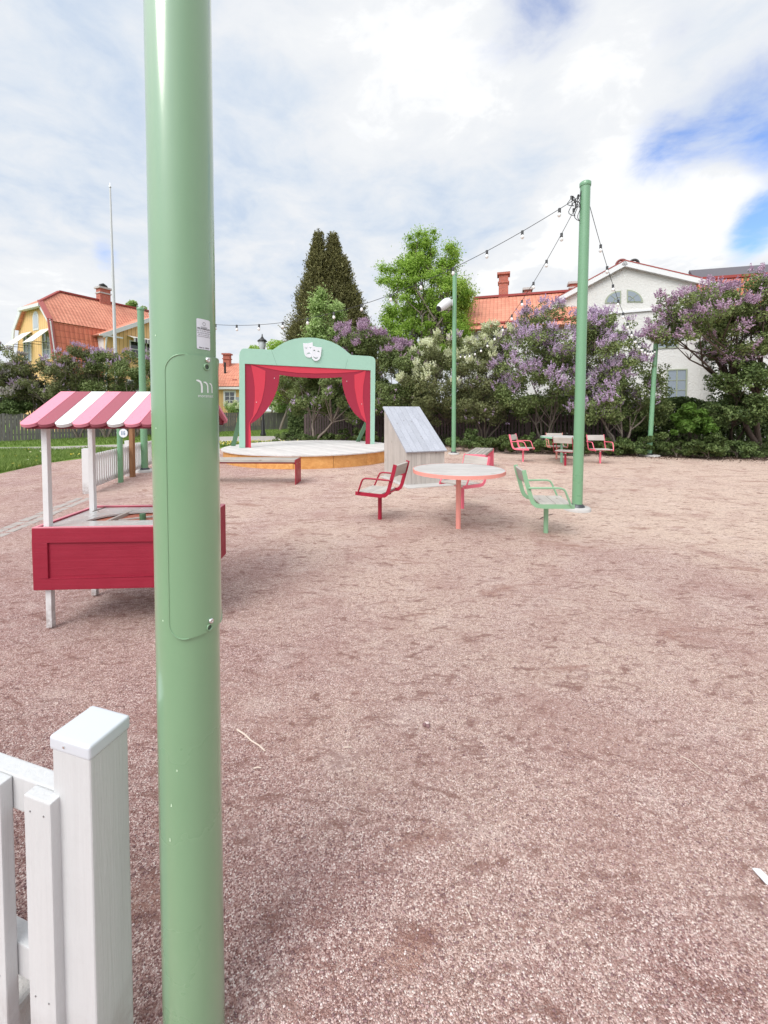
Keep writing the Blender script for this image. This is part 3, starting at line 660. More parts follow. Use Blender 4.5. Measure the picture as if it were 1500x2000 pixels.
for (cx_, cy_, dx, dy) in ((0, -HY + 0.011, 2 * HX, 0.021), (0, HY - 0.011, 2 * HX, 0.021), (-HX + 0.011, 0, 0.021, 2 * HY - 0.044), (HX - 0.011, 0, 0.021, 2 * HY - 0.044)):
    b.box((cx_, cy_, ZT + 0.003), (dx, dy, 0.005))
b.build('worn_top_edge', CRIM_T, ks, world=False)
hole = [(0.36 * math.cos(R(a)) * 0.86, -0.11 + 0.26 * math.sin(R(a)), ZT - 0.008) for a in range(0, 181, 9)]
b = MB(); b.plate([(-HX + 0.022, -HY + 0.022, ZT - 0.008), (HX - 0.022, -HY + 0.022, ZT - 0.008), (HX - 0.022, HY - 0.022, ZT - 0.008), (-HX + 0.022, HY - 0.022, ZT - 0.008)], 0.012, n=(0, 0, 1), holes=[hole], uax=(1, 0, 0))
b.build('counter_top', paint('grey_laminate', (0.50, 0.50, 0.49), 0.22, 0.04, 0.0001, 10, 0.5, 0.3, 0.2), ks, world=False)
b = MB(); b.box((0, 0.0, 0.50), (2 * HX - 0.06, 2 * HY - 0.06, 0.015), M=Matrix.Translation((0, 0, 0.65))); b.build('inner_shelf', paint('terracotta_paint', lin(186, 112, 90), 0.7, 0.25, 0.004, 26), ks, world=False)
b = MB(); b.box((-0.155, 0.03, 0.668), (0.02, 0.3, 0.026)); b.box((0.0, 0.02, 0.662), (0.03, 0.28, 0.008), rz=R(-64)); b.build('inner_divider', WOOD_Y, ks, world=False)
b = MB(); b.lathe((0.038, -0.03, 0.53), [(0.021, 0), (0.021, 0.17), (0.019, 0.175)], 20); b.build('green_peg', paint('dark_green_paint', lin(70, 105, 70), 0.35), ks, world=False)
for (x, y) in ((-0.448, -0.262), (0.448, -0.262), (-0.462, 0.215), (0.462, 0.215)):
    b = MB(); b.box((x, y, 0.69), (0.036, 0.036, 1.36)); b.build('post', WHITE_R, ks, world=False, bevel=0.003)
RZ, LZ, LY, NB = 1.578, 1.352, 0.385, 10; bw = 1.055 / NB
for side in (-1, 1):
    v0 = Vector((0, 0, RZ)); v1 = Vector((0, side * LY, LZ)); dn = (v1 - v0).normalized(); nrm = Vector((0, -dn.z * side * side, 0)); nrm = Vector((0, side * abs(dn.z), abs(dn.y)))
    for i in range(NB):
        x0 = -1.055 / 2 + i * bw + 0.0015; x1 = x0 + bw - 0.003; xm = (x0 + x1) / 2; rr = (x1 - x0) / 2
        c = v1 - dn * rr * 0.72; pts = [Vector((x0, v0.y, v0.z)), Vector((x0, c.y, c.z))]
        for a in range(10, 171, 10): pts.append(Vector((xm - rr * math.cos(R(a)), 0, 0)) + Vector((0, c.y, c.z)) + dn * rr * 0.72 * math.sin(R(a)))
        pts += [Vector((x1, c.y, c.z)), Vector((x1, v0.y, v0.z))]
        b = MB(); b.plate([p + nrm * 0.012 for p in pts], 0.022, n=nrm, rnd=random.random())
        bd = b.build('roof_board', (PINK_R, ROSE_R, WHITE_R)[i % 3], ks, world=False, bevel=0.0018, seg=1)
        if side == -1:
            screws(bd, [Vector((xm + xx, 0, 0)) + v0 + dn * ((v1 - v0).length * tt) + nrm * 0.0125 for tt in (0.07, 0.80) for xx in (-0.026, 0.026)], nrm, 0.0028)
for sgn in (-1, 1):
    b = MB(); X = sgn * 0.495
    pts = [(X, -0.36, 1.345), (X, 0.36, 1.345), (X, 0.30, 1.385), (X, 0, RZ - 0.025), (X, -0.30, 1.385)]; b.plate(pts, 0.02 * sgn, n=(1, 0, 0)); b.build('gable_board', BURG, ks, world=False)
for y in (-0.34, 0.335):
    b = MB(); b.box((0, y, 1.352), (1.0, 0.03, 0.035)); b.build('roof_beam', BURG, ks, world=False)
b = MB(); q = G(186, 998, 0.695)
b.tube([G(181, 999, 0.692), G(190, 996, 0.70), G(198, 994, 0.697), G(206, 990.5, 0.703)], 0.003, 6); b.tube([G(190, 996, 0.70), G(193, 999, 0.695)], 0.002, 5)
tag(b.build('twig', plain('dark_twig', (0.09, 0.06, 0.045), 0.8)), 'small dark twig lying on the grey counter of the stall', 'twig')
# ---------------------------------------------------------------- low white fence, sign posts
def picket_run(name, label, p0, p1, h, pw, pitch, th, mat, posts, zb=0.06, post_h=None, rail=(0.16, 0.84), cap=None, pick_side=1, pointed=False, jit=0.0, post_w=0.1):
    p0 = Vector((p0[0], p0[1], 0)); p1 = Vector((p1[0], p1[1], 0)); d = p1 - p0; L = d.length; ang = math.atan2(d.y, d.x)
    t = thing(name, label, 'fence', tuple(p0), ang)
    b = MB(); n = int(L / pitch)
    for i in range(n + 1):
        x = i * pitch + pw / 2; hh = h + random.uniform(-jit, jit); w_ = pw * (1 + random.uniform(-jit, jit))
        if x > L: break
        b.box((x + random.uniform(-jit, jit) * 0.2, -th * 1.1 * pick_side, (zb + hh) / 2), (w_, th, hh - zb), rz=random.uniform(-jit, jit) * 0.3)
    b.build('pickets', mat, t, world=False)
    for k in rail:
        b = MB(); b.box((L / 2, 0.006 * pick_side, k * h), (L, th * 1.3, 0.07)); b.build('rail', mat, t, world=False)
    for x in posts:
        b = MB(); ph = post_h or h; b.box((x, 0.02 * pick_side, ph / 2), (post_w, post_w, ph)); o = b.build('post', mat, t, world=False, bevel=0.004)
    return t
picket_run('picket_fence', 'low white picket fence running away behind the stall', (-5.2, 7.2), (-6.75, 13.6), 0.68, 0.055, 0.098, 0.02, WHITE_R, [-0.06, 1.9, 3.9, 5.9], zb=0.08, post_h=0.79, rail=(0.22, 0.93), pick_side=1)
t = thing('sign_post', 'short green post with a round white sign in front of the low white fence', 'sign', (-5.33, 8.25, 0))
b = MB(); b.tube([(-5.33, 8.25, 0), (-5.33, 8.25, 1.32)], 0.05, 24); b.build('post', GREEN_M, t)
b = MB(); M = Matrix.Rotation(R(90), 4, 'X'); c = D(241, 846, 8.16); b.lathe(c, [(0.085, -0.004), (0.087, 0), (0.085, 0.004)], 32, M=M); sg = b.build('sign_disc', paint('sign_white', (0.7, 0.72, 0.75), 0.4, 0.02, 0), t)
b = MB()
for dx, dz, hh, w_ in ((-0.028, -0.01, 0.055, 0.016), (0.026, -0.012, 0.05, 0.016), (0.0, 0.0, 0.075, 0.008)): b.box((c.x + dx, c.y - 0.0055, c.z + dz), (w_, 0.002, hh))
for dx in (-0.028, 0.026): b.lathe((c.x + dx, c.y - 0.0055, c.z + 0.03), [(0.009, -0.001), (0.009, 0.001)], 12, M=M)
b.build('pictogram', plain('grey_blue_print', lin(92, 120, 150), 0.6), sg)
t = tag(MB().box((-5.50, 8.92, 0.55), (0.085, 0.085, 1.1)).build('wooden_post', WOOD_POST, bevel=0.006), 'short brown wooden post beside the low white fence', 'post')

# ---------------------------------------------------------------- stage
SC = Vector((-2.25, 12.65, 0)); SR = 2.6; HS = 0.35
t = thing('round_stage', 'low round wooden stage with a pale plank deck and yellow board rim', 'stage', tuple(SC))
pa_ = R(-52); dx = Vector((math.cos(pa_), math.sin(pa_), 0)); dy = Vector((-dx.y, dx.x, 0)); b = MB(); w = 0.142; k = int(2 * SR / w) + 1
for i in range(k):
    y0 = -SR + i * w + 0.004; y1 = min(-SR + (i + 1) * w - 0.004, SR - 0.001)
    if y0 >= SR - .02: break
    ys = [y0 + (y1 - y0) * j / 4 for j in range(5)]; xr = [math.sqrt(max(SR * SR - y * y, 0)) for y in ys]
    pts = [SC + dx * x + dy * y + Vector((0, 0, HS)) for x, y in zip(xr, ys)] + [SC - dx * x + dy * y + Vector((0, 0, HS)) for x, y in zip(reversed(xr), reversed(ys))]
    b.plate(pts, 0.03, n=(0, 0, 1), uax=tuple(dx))
WOOD_DECKW = wood('bleached_deck_boards_turned', (0.74, 0.71, 0.68), (0.58, 0.55, 0.53), 0, grain=20, along=0.6, knots=False)
b.build('deck', WOOD_DECKW, t)
NP = 16
for i in range(NP):
    a0 = 2 * math.pi * i / NP + 0.002; a1 = 2 * math.pi * (i + 1) / NP - 0.002; b = MB(); o = []; m = 6; r1, r0 = SR - 0.055, SR - 0.085
    vs = [SC + Vector((r_ * math.cos(a0 + (a1 - a0) * j / m), r_ * math.sin(a0 + (a1 - a0) * j / m), z)) for r_ in (r1, r0) for z in (0.0, HS - 0.031) for j in range(m + 1)]; q = m + 1
    fs = []
    for j in range(m): fs += [(j, j + 1, q + j + 1, q + j), (2 * q + j, 3 * q + j, 3 * q + j + 1, 2 * q + j + 1)]
    fs += [(0, q, 3 * q, 2 * q), (m, 2 * q + m, 3 * q + m, q + m)]
    b.add(vs, fs); b.build('rim_board', WOOD_RIM, t)

AL = Vector((-4.17, 12.05, 0)); AR = Vector((-0.32, 13.5, 0)); ad = (AR - AL).normalized(); an = Vector((ad.y, -ad.x, 0))
def arch(px, py, off=0.0):
    d = ray(px, py); o = Vector((0, 0, EYE)); t_ = ((AL + an * off) - o).dot(an) / d.dot(an); return o + d * t_
def on_arch(pp, off):      # traced on the front plane, then set back or forward along its normal
    return [arch(x, y) + an * off for x, y in pp]
t = thing('stage_arch', 'mint green stage arch with red curtain boards and two white theatre masks', 'arch', (AL.x, AL.y, HS))
FT = 874.6; FTR = 867.2
outer = [(467.3, FT), (467.3, 693), (468.5, 687), (471.5, 682.5), (476, 680.3), (500, 681.4), (520, 682.6), (533, 683.2), (541, 677.5), (552, 670.5), (564, 665), (577, 661.5), (590, 659.8), (604, 659.3), (618, 660.2), (632, 662.8), (646, 667), (660, 673.5), (672, 681.5), (680, 688.5), (686.5, 693.5),
         (705, 694.5), (724, 695.7), (729.5, 697.5), (732.5, 701.5), (733.3, 706), (731.6, FTR)]
inner = [(723.6, FTR + 0.3), (724.3, 723.3), (600, 716.6), (478.3, 710.4), (479, FT)]
b = MB(); b.plate(on_arch(outer + inner, 0), 0.10, n=an); fr = b.build('frame', MINT, t, bevel=0.006)
cd = [(477.5, 709.6), (600, 716), (725, 722.8), (724.2, FTR + .2), (714.8, FTR + .3), (716, 826.5), (713.5, 824), (704, 817.5), (693.6, 807.8), (687, 798), (681, 787.5), (676, 775.5), (672, 762), (669.5, 749), (668.3, 736.3), (655, 737.4), (640, 738.2), (610, 738.2), (577, 736), (562, 734), (546.4, 731.7),
      (544.9, 747), (540.9, 763), (533.4, 781), (527, 792), (520, 802), (508.5, 814.5), (499, 822), (489.6, 828), (490.3, FT - .2), (478.5, FT)]
b = MB(); b.plate(on_arch(cd, -0.035), 0.03, n=an); b.build('curtain', CUR_D, t)
lstr = [(490.4, 711.8), (504, 717.5), (518.8, 724.2), (518.2, 742), (516.3, 760), (510.9, 784), (501.6, 805.5), (487.5, 827), (490.0, 845), (490.4, FT - .2), (485.6, FT - .1), (485.4, 846), (486.3, 826.6), (494.3, 812), (496.8, 793.3), (497.8, 773.3), (497.4, 753.3), (494.7, 733.3)]
rstr = [(715.2, 723.2), (710.2, 752), (709, 777.3), (711.5, 802.7), (716.2, 825.5), (706.5, 811), (697.6, 783), (693.2, 757), (692.5, 731.9), (703, 728.5)]
val = [(492, 711.4), (600, 717.1), (714.5, 722.9), (700, 725.5), (680, 727.5), (653, 728.7), (617.6, 729.4), (582, 728.2), (546.7, 724), (520, 718.6)]
for nm, pp in (('curtain_fold', lstr), ('curtain_fold', rstr), ('valance', val)):
    b = MB(); b.plate(on_arch(pp, -0.024), 0.01, n=an); b.build(nm, CUR_B, t)
# theatre mask emblem: plates with cut out eyes and mouths
def mk(pp): return [(580 + x / 21.43, 655 + y / 21.43) for x, y in pp]
def arc(x0, y0, x1, y1, up, th, n=8):
    """crescent between two points (mask picture units), bulging by up, th thick in the middle"""
    a = [(x0 + (x1 - x0) * i / n, y0 + (y1 - y0) * i / n + up * math.sin(math.pi * i / n)) for i in range(n + 1)]
    c = [(x0 + (x1 - x0) * i / n, y0 + (y1 - y0) * i / n + (up + th) * math.sin(math.pi * i / n)) for i in range(n - 1, 0, -1)]
    return a + c
sad = [(250, 322), (330, 335), (430, 335), (540, 322), (645, 290), (660, 370), (640, 600), (610, 800), (585, 925), (520, 935), (430, 920), (360, 870), (310, 790), (285, 640), (262, 450)]
glad = [(625, 425), (700, 460), (800, 490), (900, 503), (1028, 505), (1015, 620), (1000, 760), (975, 900), (930, 1000), (860, 1060), (780, 1080), (700, 1055), (640, 990), (600, 900), (598, 760), (608, 600)]
wm = paint('white_emblem_plate', (0.78, 0.79, 0.83), 0.4, 0.01, 0); em = None
for nm, pp, off, cuts in (('sad_mask', sad, 0.02, [arc(325, 495, 440, 495, 30, 38), arc(503, 482, 612, 482, 28, 38), arc(385, 820, 585, 790, -85, 50)]),
                          ('happy_mask', glad, 0.042, [arc(658, 660, 775, 690, -62, 42), arc(832, 700, 942, 722, -62, 42), arc(650, 860, 893, 905, 55, 48)])):
    b = MB(); b.plate(on_arch(mk(pp), off), 0.018, n=an, holes=[on_arch(mk(c_), off) for c_ in cuts]); b.build(nm, wm, fr)
GRV = plain('dark_board_joint', lin(96, 130, 112), 0.6)
for (x0, y0, x1, y1) in ((530.3, 684, 540.5, 713.2), (679, 702, 674.5, 720)):
    b = MB(); p, q = arch(x0, y0) + an * 0.0006, arch(x1, y1) + an * 0.0006; b.beam(p, q, 0.006, 0.002, up=tuple(an)); b.build('board_joint', GRV, fr)
screws(t, [arch(x, y) + an * -0.012 for x, y in ((536, 738.5), (501, 785.5), (677.5, 744.5), (706.5, 789))], an, 0.013, 0.002, True, WTRIM, 'bolt_head')
for foot, top in ((G(455.5, 871, HS), AL + ad * 0.06 - an * 0.12 + Vector((0, 0, 1.75))), (G(699, 862.5, HS), AR - ad * 0.12 - an * 0.12 + Vector((0, 0, 1.30)))):
    b = MB(); b.beam(foot, top, 0.13, 0.045, up=tuple(-an)); b.build('brace', MINT_D, t)

# ---------------------------------------------------------------- benches
def slab_bench(label, origin, ang, L, Wd, H, mat, nsl, wmat, pair_gap=0.0, thick=0.05):
    t = thing('slatted_bench', label, 'bench', tuple(origin), ang)
    w = Wd / nsl
    for i in range(nsl):
        b = MB(); b.box((L / 2, (i + 0.5) * w, H - thick / 2), (L - 0.05, w - 0.012, thick)); b.build('slat', wmat, t, world=False, bevel=0.004)
    for x in (0.012, L - 0.012):
        b = MB(); b.box((x, Wd / 2, (H - 0.004) / 2), (0.014, Wd + 0.01, H - 0.004)); e = b.build('end_panel', mat, t, world=False, bevel=0.003)
        screws(e, [(x + (0.007 if x > 1 else -0.007), yy, H - 0.09) for yy in (0.1, Wd - 0.1)], (1 if x > 1 else -1, 0, 0), 0.011, 0.002, mat=WTRIM, name='bolt_head')
        b = MB(); sx_ = -1 if x > 1 else 1
        b.plate([(x + sx_ * 0.02, Wd / 2, H - thick - 0.002), (x + sx_ * 0.13, Wd / 2, H - thick - 0.002), (x + sx_ * 0.02, Wd / 2, H - thick - 0.11)], 0.02, n=(0, -sx_, 0)); b.build('bracket', mat, e, world=False)
    for yy in (Wd * 0.25, Wd * 0.75): MB().box((L / 2, yy, H - thick - 0.022), (L - 0.08, 0.04, 0.03)).build('under_rail', mat, t, world=False)
    return t
slab_bench('long grey wooden bench with dark red end panels in front of the stage', (-3.9, 8.02, 0), R(-1.3), 2.18, 0.45, 0.49, F_RED, 3, WOOD_X)
slab_bench('small slatted bench with pink end panels behind the salmon table', (2.26, 9.12, 0), R(69), 1.75, 0.47, 0.47, F_PINK, 5, WOOD_X)

# ---------------------------------------------------------------- hut
HC = G(794, 949); HA = R(21)
t = thing('wooden_hut', 'small weathered board hut with a steep one-sided plank roof', 'hut', tuple(HC), HA)
HW, HD, HE, HB = 0.83, 1.20, 0.665, 1.50
b = MB(); n = 8
for i in range(n): b.box((HW * (i + 0.5) / n, 0.012, HE / 2), (HW / n - 0.004, 0.024, HE))
b.build('front_wall', WOOD_Z, t, world=False)
b = MB()
for i in range(n): b.box((HW * (i + 0.5) / n, HD - 0.012, HB / 2 - .02), (HW / n - 0.004, 0.024, HB - .04))
b.build('back_wall', WOOD_Z, t, world=False)
zr = lambda y: HE + (HB - HE) * y / HD
for X, nx in ((0.0, -1), (HW, 1)):
    b = MB(); n = 10
    for i in range(n):
        y0 = 0.026 + (HD - 0.052) * i / n + 0.002; y1 = 0.026 + (HD - 0.052) * (i + 1) / n - 0.002
        b.plate([(X, y0, 0), (X, y1, 0), (X, y1, zr(y1) - 0.004), (X, y0, zr(y0) - 0.004)], 0.022, n=(nx, 0, 0), rnd=random.random())
    b.build('side_wall', WOOD_Z, t, world=False)
b = MB(); n = 7; sl = Vector((0, HD, HB - HE)).normalized(); up = Vector((0, -sl.z, sl.y)); s0 = Vector((0, 0, HE)) - sl * 0.05 + up * 0.032; s1 = Vector((0, HD, HB)) + sl * 0.03 + up * 0.032; ov = 0.03
for i in range(n):
    x0 = -ov + (HW + 2 * ov) * i / n + 0.002; x1 = -ov + (HW + 2 * ov) * (i + 1) / n - 0.002
    X0, X1 = Vector((x0, 0, 0)), Vector((x1, 0, 0)); b.plate([s0 + X0, s0 + X1, s1 + X1, s1 + X0], 0.03, n=up, rnd=random.random())
b.build('roof', WOOD_HUT, t, world=False)
b = MB(); q = G(830, 948); b.box((HC.x + 0.33, HC.y + 0.62, 0.004), (1.25, 1.5, 0.03), rz=HA)
tag(b.build('concrete_slab', CONC, bevel=0.006), 'thin pale concrete slab under the wooden hut', 'slab')

# ---------------------------------------------------------------- tables and swivel chairs
def table(label, c, mat, H=0.735, Rr=0.56, ang=0.12):
    t = thing('round_table', label, 'table', tuple(c), ang)
    b = MB(); w = 0.125; n = int(2 * Rr / w) + 1; r = Rr - 0.008
    for i in range(n):
        y0 = -r + i * w + 0.006; y1 = min(-r + (i + 1) * w - 0.006, r - 0.001)
        if y0 >= r - 0.01: break
        ys = [y0 + (y1 - y0) * j / 5 for j in range(6)]; xs = [math.sqrt(max(r * r - y * y, 0)) for y in ys]
        b.plate([(x, y, H) for x, y in zip(xs, ys)] + [(-x, y, H) for x, y in zip(reversed(xs), reversed(ys))], 0.03, n=(0, 0, 1), uax=(1, 0, 0))
    b.build('table_top', WOOD_TT, t, world=False)
    b = MB(); b.lathe((0, 0, 0), [(Rr - 0.007, H - 0.04), (Rr, H - 0.04), (Rr, H + 0.002), (Rr - 0.007, H + 0.002)], 64, smooth=False, cap=False)
    b.build('rim', mat, t, world=False)
    b = MB(); b.tube([(0, 0, 0), (0, 0, H - 0.035)], 0.031, 24); b.build('column', mat, t, world=False)
    b = MB(); b.box((0, 0, H - 0.036), (0.7, 0.05, 0.01)); b.box((0, 0, H - 0.0365), (0.05, 0.7, 0.009)); b.build('cross_bar', mat, t, world=False)
    return t
WOOD_TT = wood('grey_table_boards', (0.64, 0.61, 0.585), (0.40, 0.375, 0.355), 0, grain=24, along=0.8)
table('round table with a salmon rim and column on the gravel', G(895, 1032), F_SALM)
table('round table with a mint green rim and green column near the shrubs', G(1096.5, 903.5), F_MINT)

def chair(label, foot, heading, mat, cat='chair'):
    """swivel chair facing local +x: side plates bend from the seat into the back, planks between them, rod armrests"""
    t = thing('swivel_chair', label, cat, tuple(foot), heading, 'swivel chairs on posts')
    b = MB(); b.tube([(0, 0, -0.01), (0, 0, 0.315)], 0.027, 20); b.build('post', mat, t, world=False)
    b = MB(); b.tube([(0, 0, 0.315), (0, 0, 0.345)], 0.021, 20); b.build('swivel_neck', STEEL, t, world=False)
    b = MB(); b.box((0, 0, 0.352), (0.30, 0.06, 0.012)); b.box((0.09, 0, 0.3665), (0.035, 0.44, 0.015)); b.box((-0.09, 0, 0.3665), (0.035, 0.44, 0.015)); b.build('seat_bearer', mat, t, world=False)
    prof = [(0.245, 0.375), (0.22, 0.374), (-0.10, 0.366), (-0.17, 0.375), (-0.205, 0.405), (-0.225, 0.45), (-0.29, 0.68), (-0.312, 0.775)]
    W2 = 0.238
    for s in (-1, 1):
        b = MB(); th = 0.048; pts = []
        for i, (x, z) in enumerate(prof):
            a = prof[max(i - 1, 0)]; c = prof[min(i + 1, len(prof) - 1)]; d = Vector((c[0] - a[0], 0, c[1] - a[1])).normalized(); nn = Vector((d.z, 0, -d.x))
            pts.append((Vector((x, 0, z)) + nn * th / 2, Vector((x, 0, z)) - nn * th / 2))
        loop = [p[0] for p in pts] + [p[1] for p in reversed(pts)]
        b.plate([p + Vector((0, s * W2 + 0.004, 0)) for p in loop], 0.008, n=(0, 1, 0)); b.build('side_frame', mat, t, world=False, bevel=0.0015, seg=1)
        rod = []
        P = [(-0.262, 0.575), (0.02, 0.585), (0.085, 0.583), (0.118, 0.57), (0.137, 0.54), (0.20, 0.385)]
        off = s * (W2 + 0.012)
        for i, (x, z) in enumerate(P): rod.append((x, off + s * (0.022 if 0 < i < 5 else 0.006), z))
        b = MB(); b.tube(rod, 0.0115, 10); b.build('armrest', mat, t, world=False)
    for x in (0.135, -0.045):
        b = MB(); b.box((x, 0, 0.388), (0.168, 2 * W2 - 0.014, 0.026), M=Matrix.Translation((x, 0, 0.388)) @ Matrix.Rotation(R(-1.5), 4, 'Y')); b.build('seat_plank', WOOD_Y, t, world=False, bevel=0.004)
    b = MB(); b.box(0, (0.026, 2 * W2 - 0.014, 0.155), M=Matrix.Translation((-0.284, 0, 0.685)) @ Matrix.Rotation(R(-16), 4, 'Y')); b.build('backrest', WOOD_Y, t, world=False, bevel=0.004)
    b = MB(); b.beam((-0.165, 0, 0.372), (-0.09, 0, 0.36), 0.44, 0.008); b.build('rear_bar', mat, t, world=False)
    return t
chair('dark red swivel chair beside the wooden hut, turned away from the salmon table', G(742, 1014), R(157), F_RED)
chair('light pink swivel chair half hidden behind the salmon table', G(903, 993), R(216), F_PINK)
chair('pale green swivel chair with its back to the salmon table', G(1066, 1040.5), R(-7), F_GREEN)
chair('pink swivel chair standing alone before the shrubs, beyond the pink bench', G(1021.5, 901.5), R(-38), F_PINK)
chair('salmon swivel chair behind the mint green table', G(1087, 896.5), R(262), F_SALM)
chair('dark red swivel chair pushed in front of the mint green table', G(1104, 909.4), R(52), F_RED)
chair('pink swivel chair facing the viewer between two green masts', G(1172, 904.5), R(268), F_PINK)

# ---------------------------------------------------------------- loudspeaker, street lamp, flagpole
mx = G(886, 887)
p0 = D(883, 590, mx.y - 0.02); t = thing('loudspeaker', 'white cylindrical loudspeaker mounted high on the thin green mast', 'loudspeaker', tuple(p0))
a = D(877, 588, mx.y - 0.05); c = D(857, 603, mx.y - 0.35); d = (c - a); M = d.to_track_quat('Z', 'Y').to_matrix().to_4x4(); L = d.length
b = MB(); b.lathe(a, [(0.05, -0.02), (0.115, 0.0), (0.15, L * 0.15), (0.158, L * 0.4), (0.13, L * 0.85), (0.10, L * 1.0)], 32, M=M); bd = b.build('housing', SPKW, t)
b = MB(); b.lathe(a, [(0.094, L * 1.0 - 0.005), (0.094, L * 1.02)], 32, M=M); b.build('speaker_mesh', DARKM, t)
b = MB(); b.tube([a + Vector((0, 0.0, 0)), a + Vector((0.05, 0.0, -0.05)), Vector((mx.x - 0.068, mx.y, a.z - 0.05))], 0.022, 10); b.box((mx.x - 0.078, mx.y, a.z - 0.04), (0.02, 0.09, 0.2)); b.build('mount', SPKW, t)

lp = G(514, 851); t = thing('street_lamp', 'black old-style street lamp behind the stage arch', 'street lamp', tuple(lp))
zt = D(513, 652, lp.y).z; zh = D(513, 666, lp.y).z; zg = D(513, 684, lp.y).z
b = MB(); b.lathe(lp, [(0.16, 0), (0.16, 0.1), (0.11, 0.25), (0.09, 0.9), (0.062, 1.0), (0.05, zg - 0.35), (0.09, zg - 0.3), (0.05, zg - 0.2), (0.13, zg)], 20); b.build('pole', BLACKM, t)
b = MB(); b.lathe((lp.x, lp.y, zg + 0.002), [(0.13, 0), (0.17, 0.12), (0.2, 0.3), (0.21, zh - zg - 0.05)], 24); b.build('lamp_glass', plain('clear_lamp_glass', (0.55, 0.58, 0.6), 0.08, 0, 0.8), t)
b = MB(); b.lathe((lp.x, lp.y, zh - 0.05), [(0.22, 0), (0.275, 0.02), (0.275, 0.05), (0.2, 0.13), (0.11, 0.19), (0.05, 0.30), (0.03, 0.33), (0.035, 0.40), (0.008, zt - zh + 0.05)], 24); b.build('lamp_hood', BLACKM, t)
for i in range(4):
    b = MB(); q = R(45 + 90 * i); b.tube([(lp.x + 0.135 * math.cos(q), lp.y + 0.135 * math.sin(q), zg), (lp.x + 0.215 * math.cos(q), lp.y + 0.215 * math.sin(q), zh - 0.04)], 0.012, 6); b.build('lantern_bar', BLACKM, t)

f0 = D(229, 802, 26); f1 = D(215, 366, 26); t = thing('flagpole', 'slender white flagpole in front of the yellow house', 'flagpole', (f0.x, f0.y, 0))
b = MB(); b.tube([(f0.x + 0.02, f0.y, 0), tuple(f0 * 0.5 + f1 * 0.5), tuple(f1)], [0.12, 0.085, 0.045], 16); b.build('pole', paint('white_flagpole_paint', (0.62, 0.62, 0.63), 0.4, 0.03, 0), t)
b = MB(); b.lathe(f1, [(0.05, -0.02), (0.08, 0.02), (0.05, 0.08), (0.02, 0.12), (0.008, 0.3)], 16); b.build('finial', STEEL, t)

# ---------------------------------------------------------------- string lights
def string_light(label, P, Q, sag, step, seed=0, first=0.35, cable=0.0045, skip=()):
    P, Q = Vector(P), Vector(Q); n = 60; pts = []
    for i in range(n + 1):
        u = i / n; p = P.lerp(Q, u); p.z -= 4 * sag * u * (1 - u); pts.append(p)
    t = thing('string_lights', label, 'string lights', tuple(P), 0, 'strings of bulbs between the masts')
    b = MB(); b.tube(pts, cable, 6); b.build('cable', DARKM, t)
    L = 0; nxt = first; rr = random.Random(seed)
    for i in range(n):
        seg = (pts[i + 1] - pts[i]).length
        while L + seg >= nxt:
            q = pts[i].lerp(pts[i + 1], (nxt - L) / seg); nxt += step
            if (Q - q).length < 0.2: continue
            tl = Vector((rr.uniform(-.012, .012), rr.uniform(-.012, .012), 0))
            b = MB(); b.lathe(q + Vector((0, 0, 0.012)), [(0.012, 0), (0.02, -0.004), (0.019, -0.05), (0.022, -0.062)][::-1], 12); sk = b.build('socket', DARKM, t)
            b = MB(); b.lathe(q + tl * 0.3 + Vector((0, 0, -0.048)), [(0.014, 0), (0.019, -0.012), (0.0255, -0.030), (0.026, -0.042), (0.021, -0.056), (0.010, -0.065), (0.003, -0.067)][::-1], 14); b.build('bulb', BULB, t)
        L += seg
    return t
rmx = G(1127, 996); TP = Vector((rmx.x + 0.04 - 0.075, rmx.y - 0.02, 4.50))
string_light('longest string of bulbs, crossing before the two-pointed conifer and the bright green tree', TP, (-5.45, 9.35, 3.74), 0.95, 0.56, 1, 0.30)
string_light('string of bulbs dipping before the orange tiled wing to the loudspeaker mast', TP + Vector((0.0, -0.02, -0.03)), (mx.x + 0.06, mx.y - 0.05, 3.35), 0.72, 0.56, 2, 0.62)
string_light('string of bulbs sloping down past the white gable to the leaning mast', (rmx.x + 0.1, rmx.y + 0.03, 4.48), (G(1268, 891).x + 0.1, G(1268, 891).y - 0.08, 3.42), 0.80, 0.56, 3, 0.95)
t = thing('cable_loops', 'tangle of black cable loops at the top of the mast by the green chair', 'cable', tuple(TP))
b = MB()
for k, (dx, dz, rx, rz_) in enumerate(((-0.10, -0.18, 0.04, 0.11), (-0.03, -0.22, 0.025, 0.14), (-0.12, -0.08, 0.04, 0.07), (-0.02, -0.08, 0.03, 0.09))):
    b.tube([TP + Vector((dx + rx * math.cos(a) + 0.02 * math.sin(3 * a), 0.02 * math.cos(2 * a), dz + rz_ * math.sin(a))) for a in [i * math.pi / 10 for i in range(21)]], 0.005, 6, False)
b.tube([TP + Vector((0.0, 0, 0.0)), TP + Vector((0.04, 0, 0.16)), TP + Vector((0.0, 0, 0.02))], 0.006, 6)
b.build('cable', DARKM, t)
for dx, dz in ((-0.03, -0.02), (-0.07, -0.07), (-0.11, -0.03), (-0.06, -0.14), (-0.09, -0.2)): MB().box(TP + Vector((dx, 0, dz)), (0.025, 0.02, 0.05), rz=dx * 9).build('clip', DARKM, t)

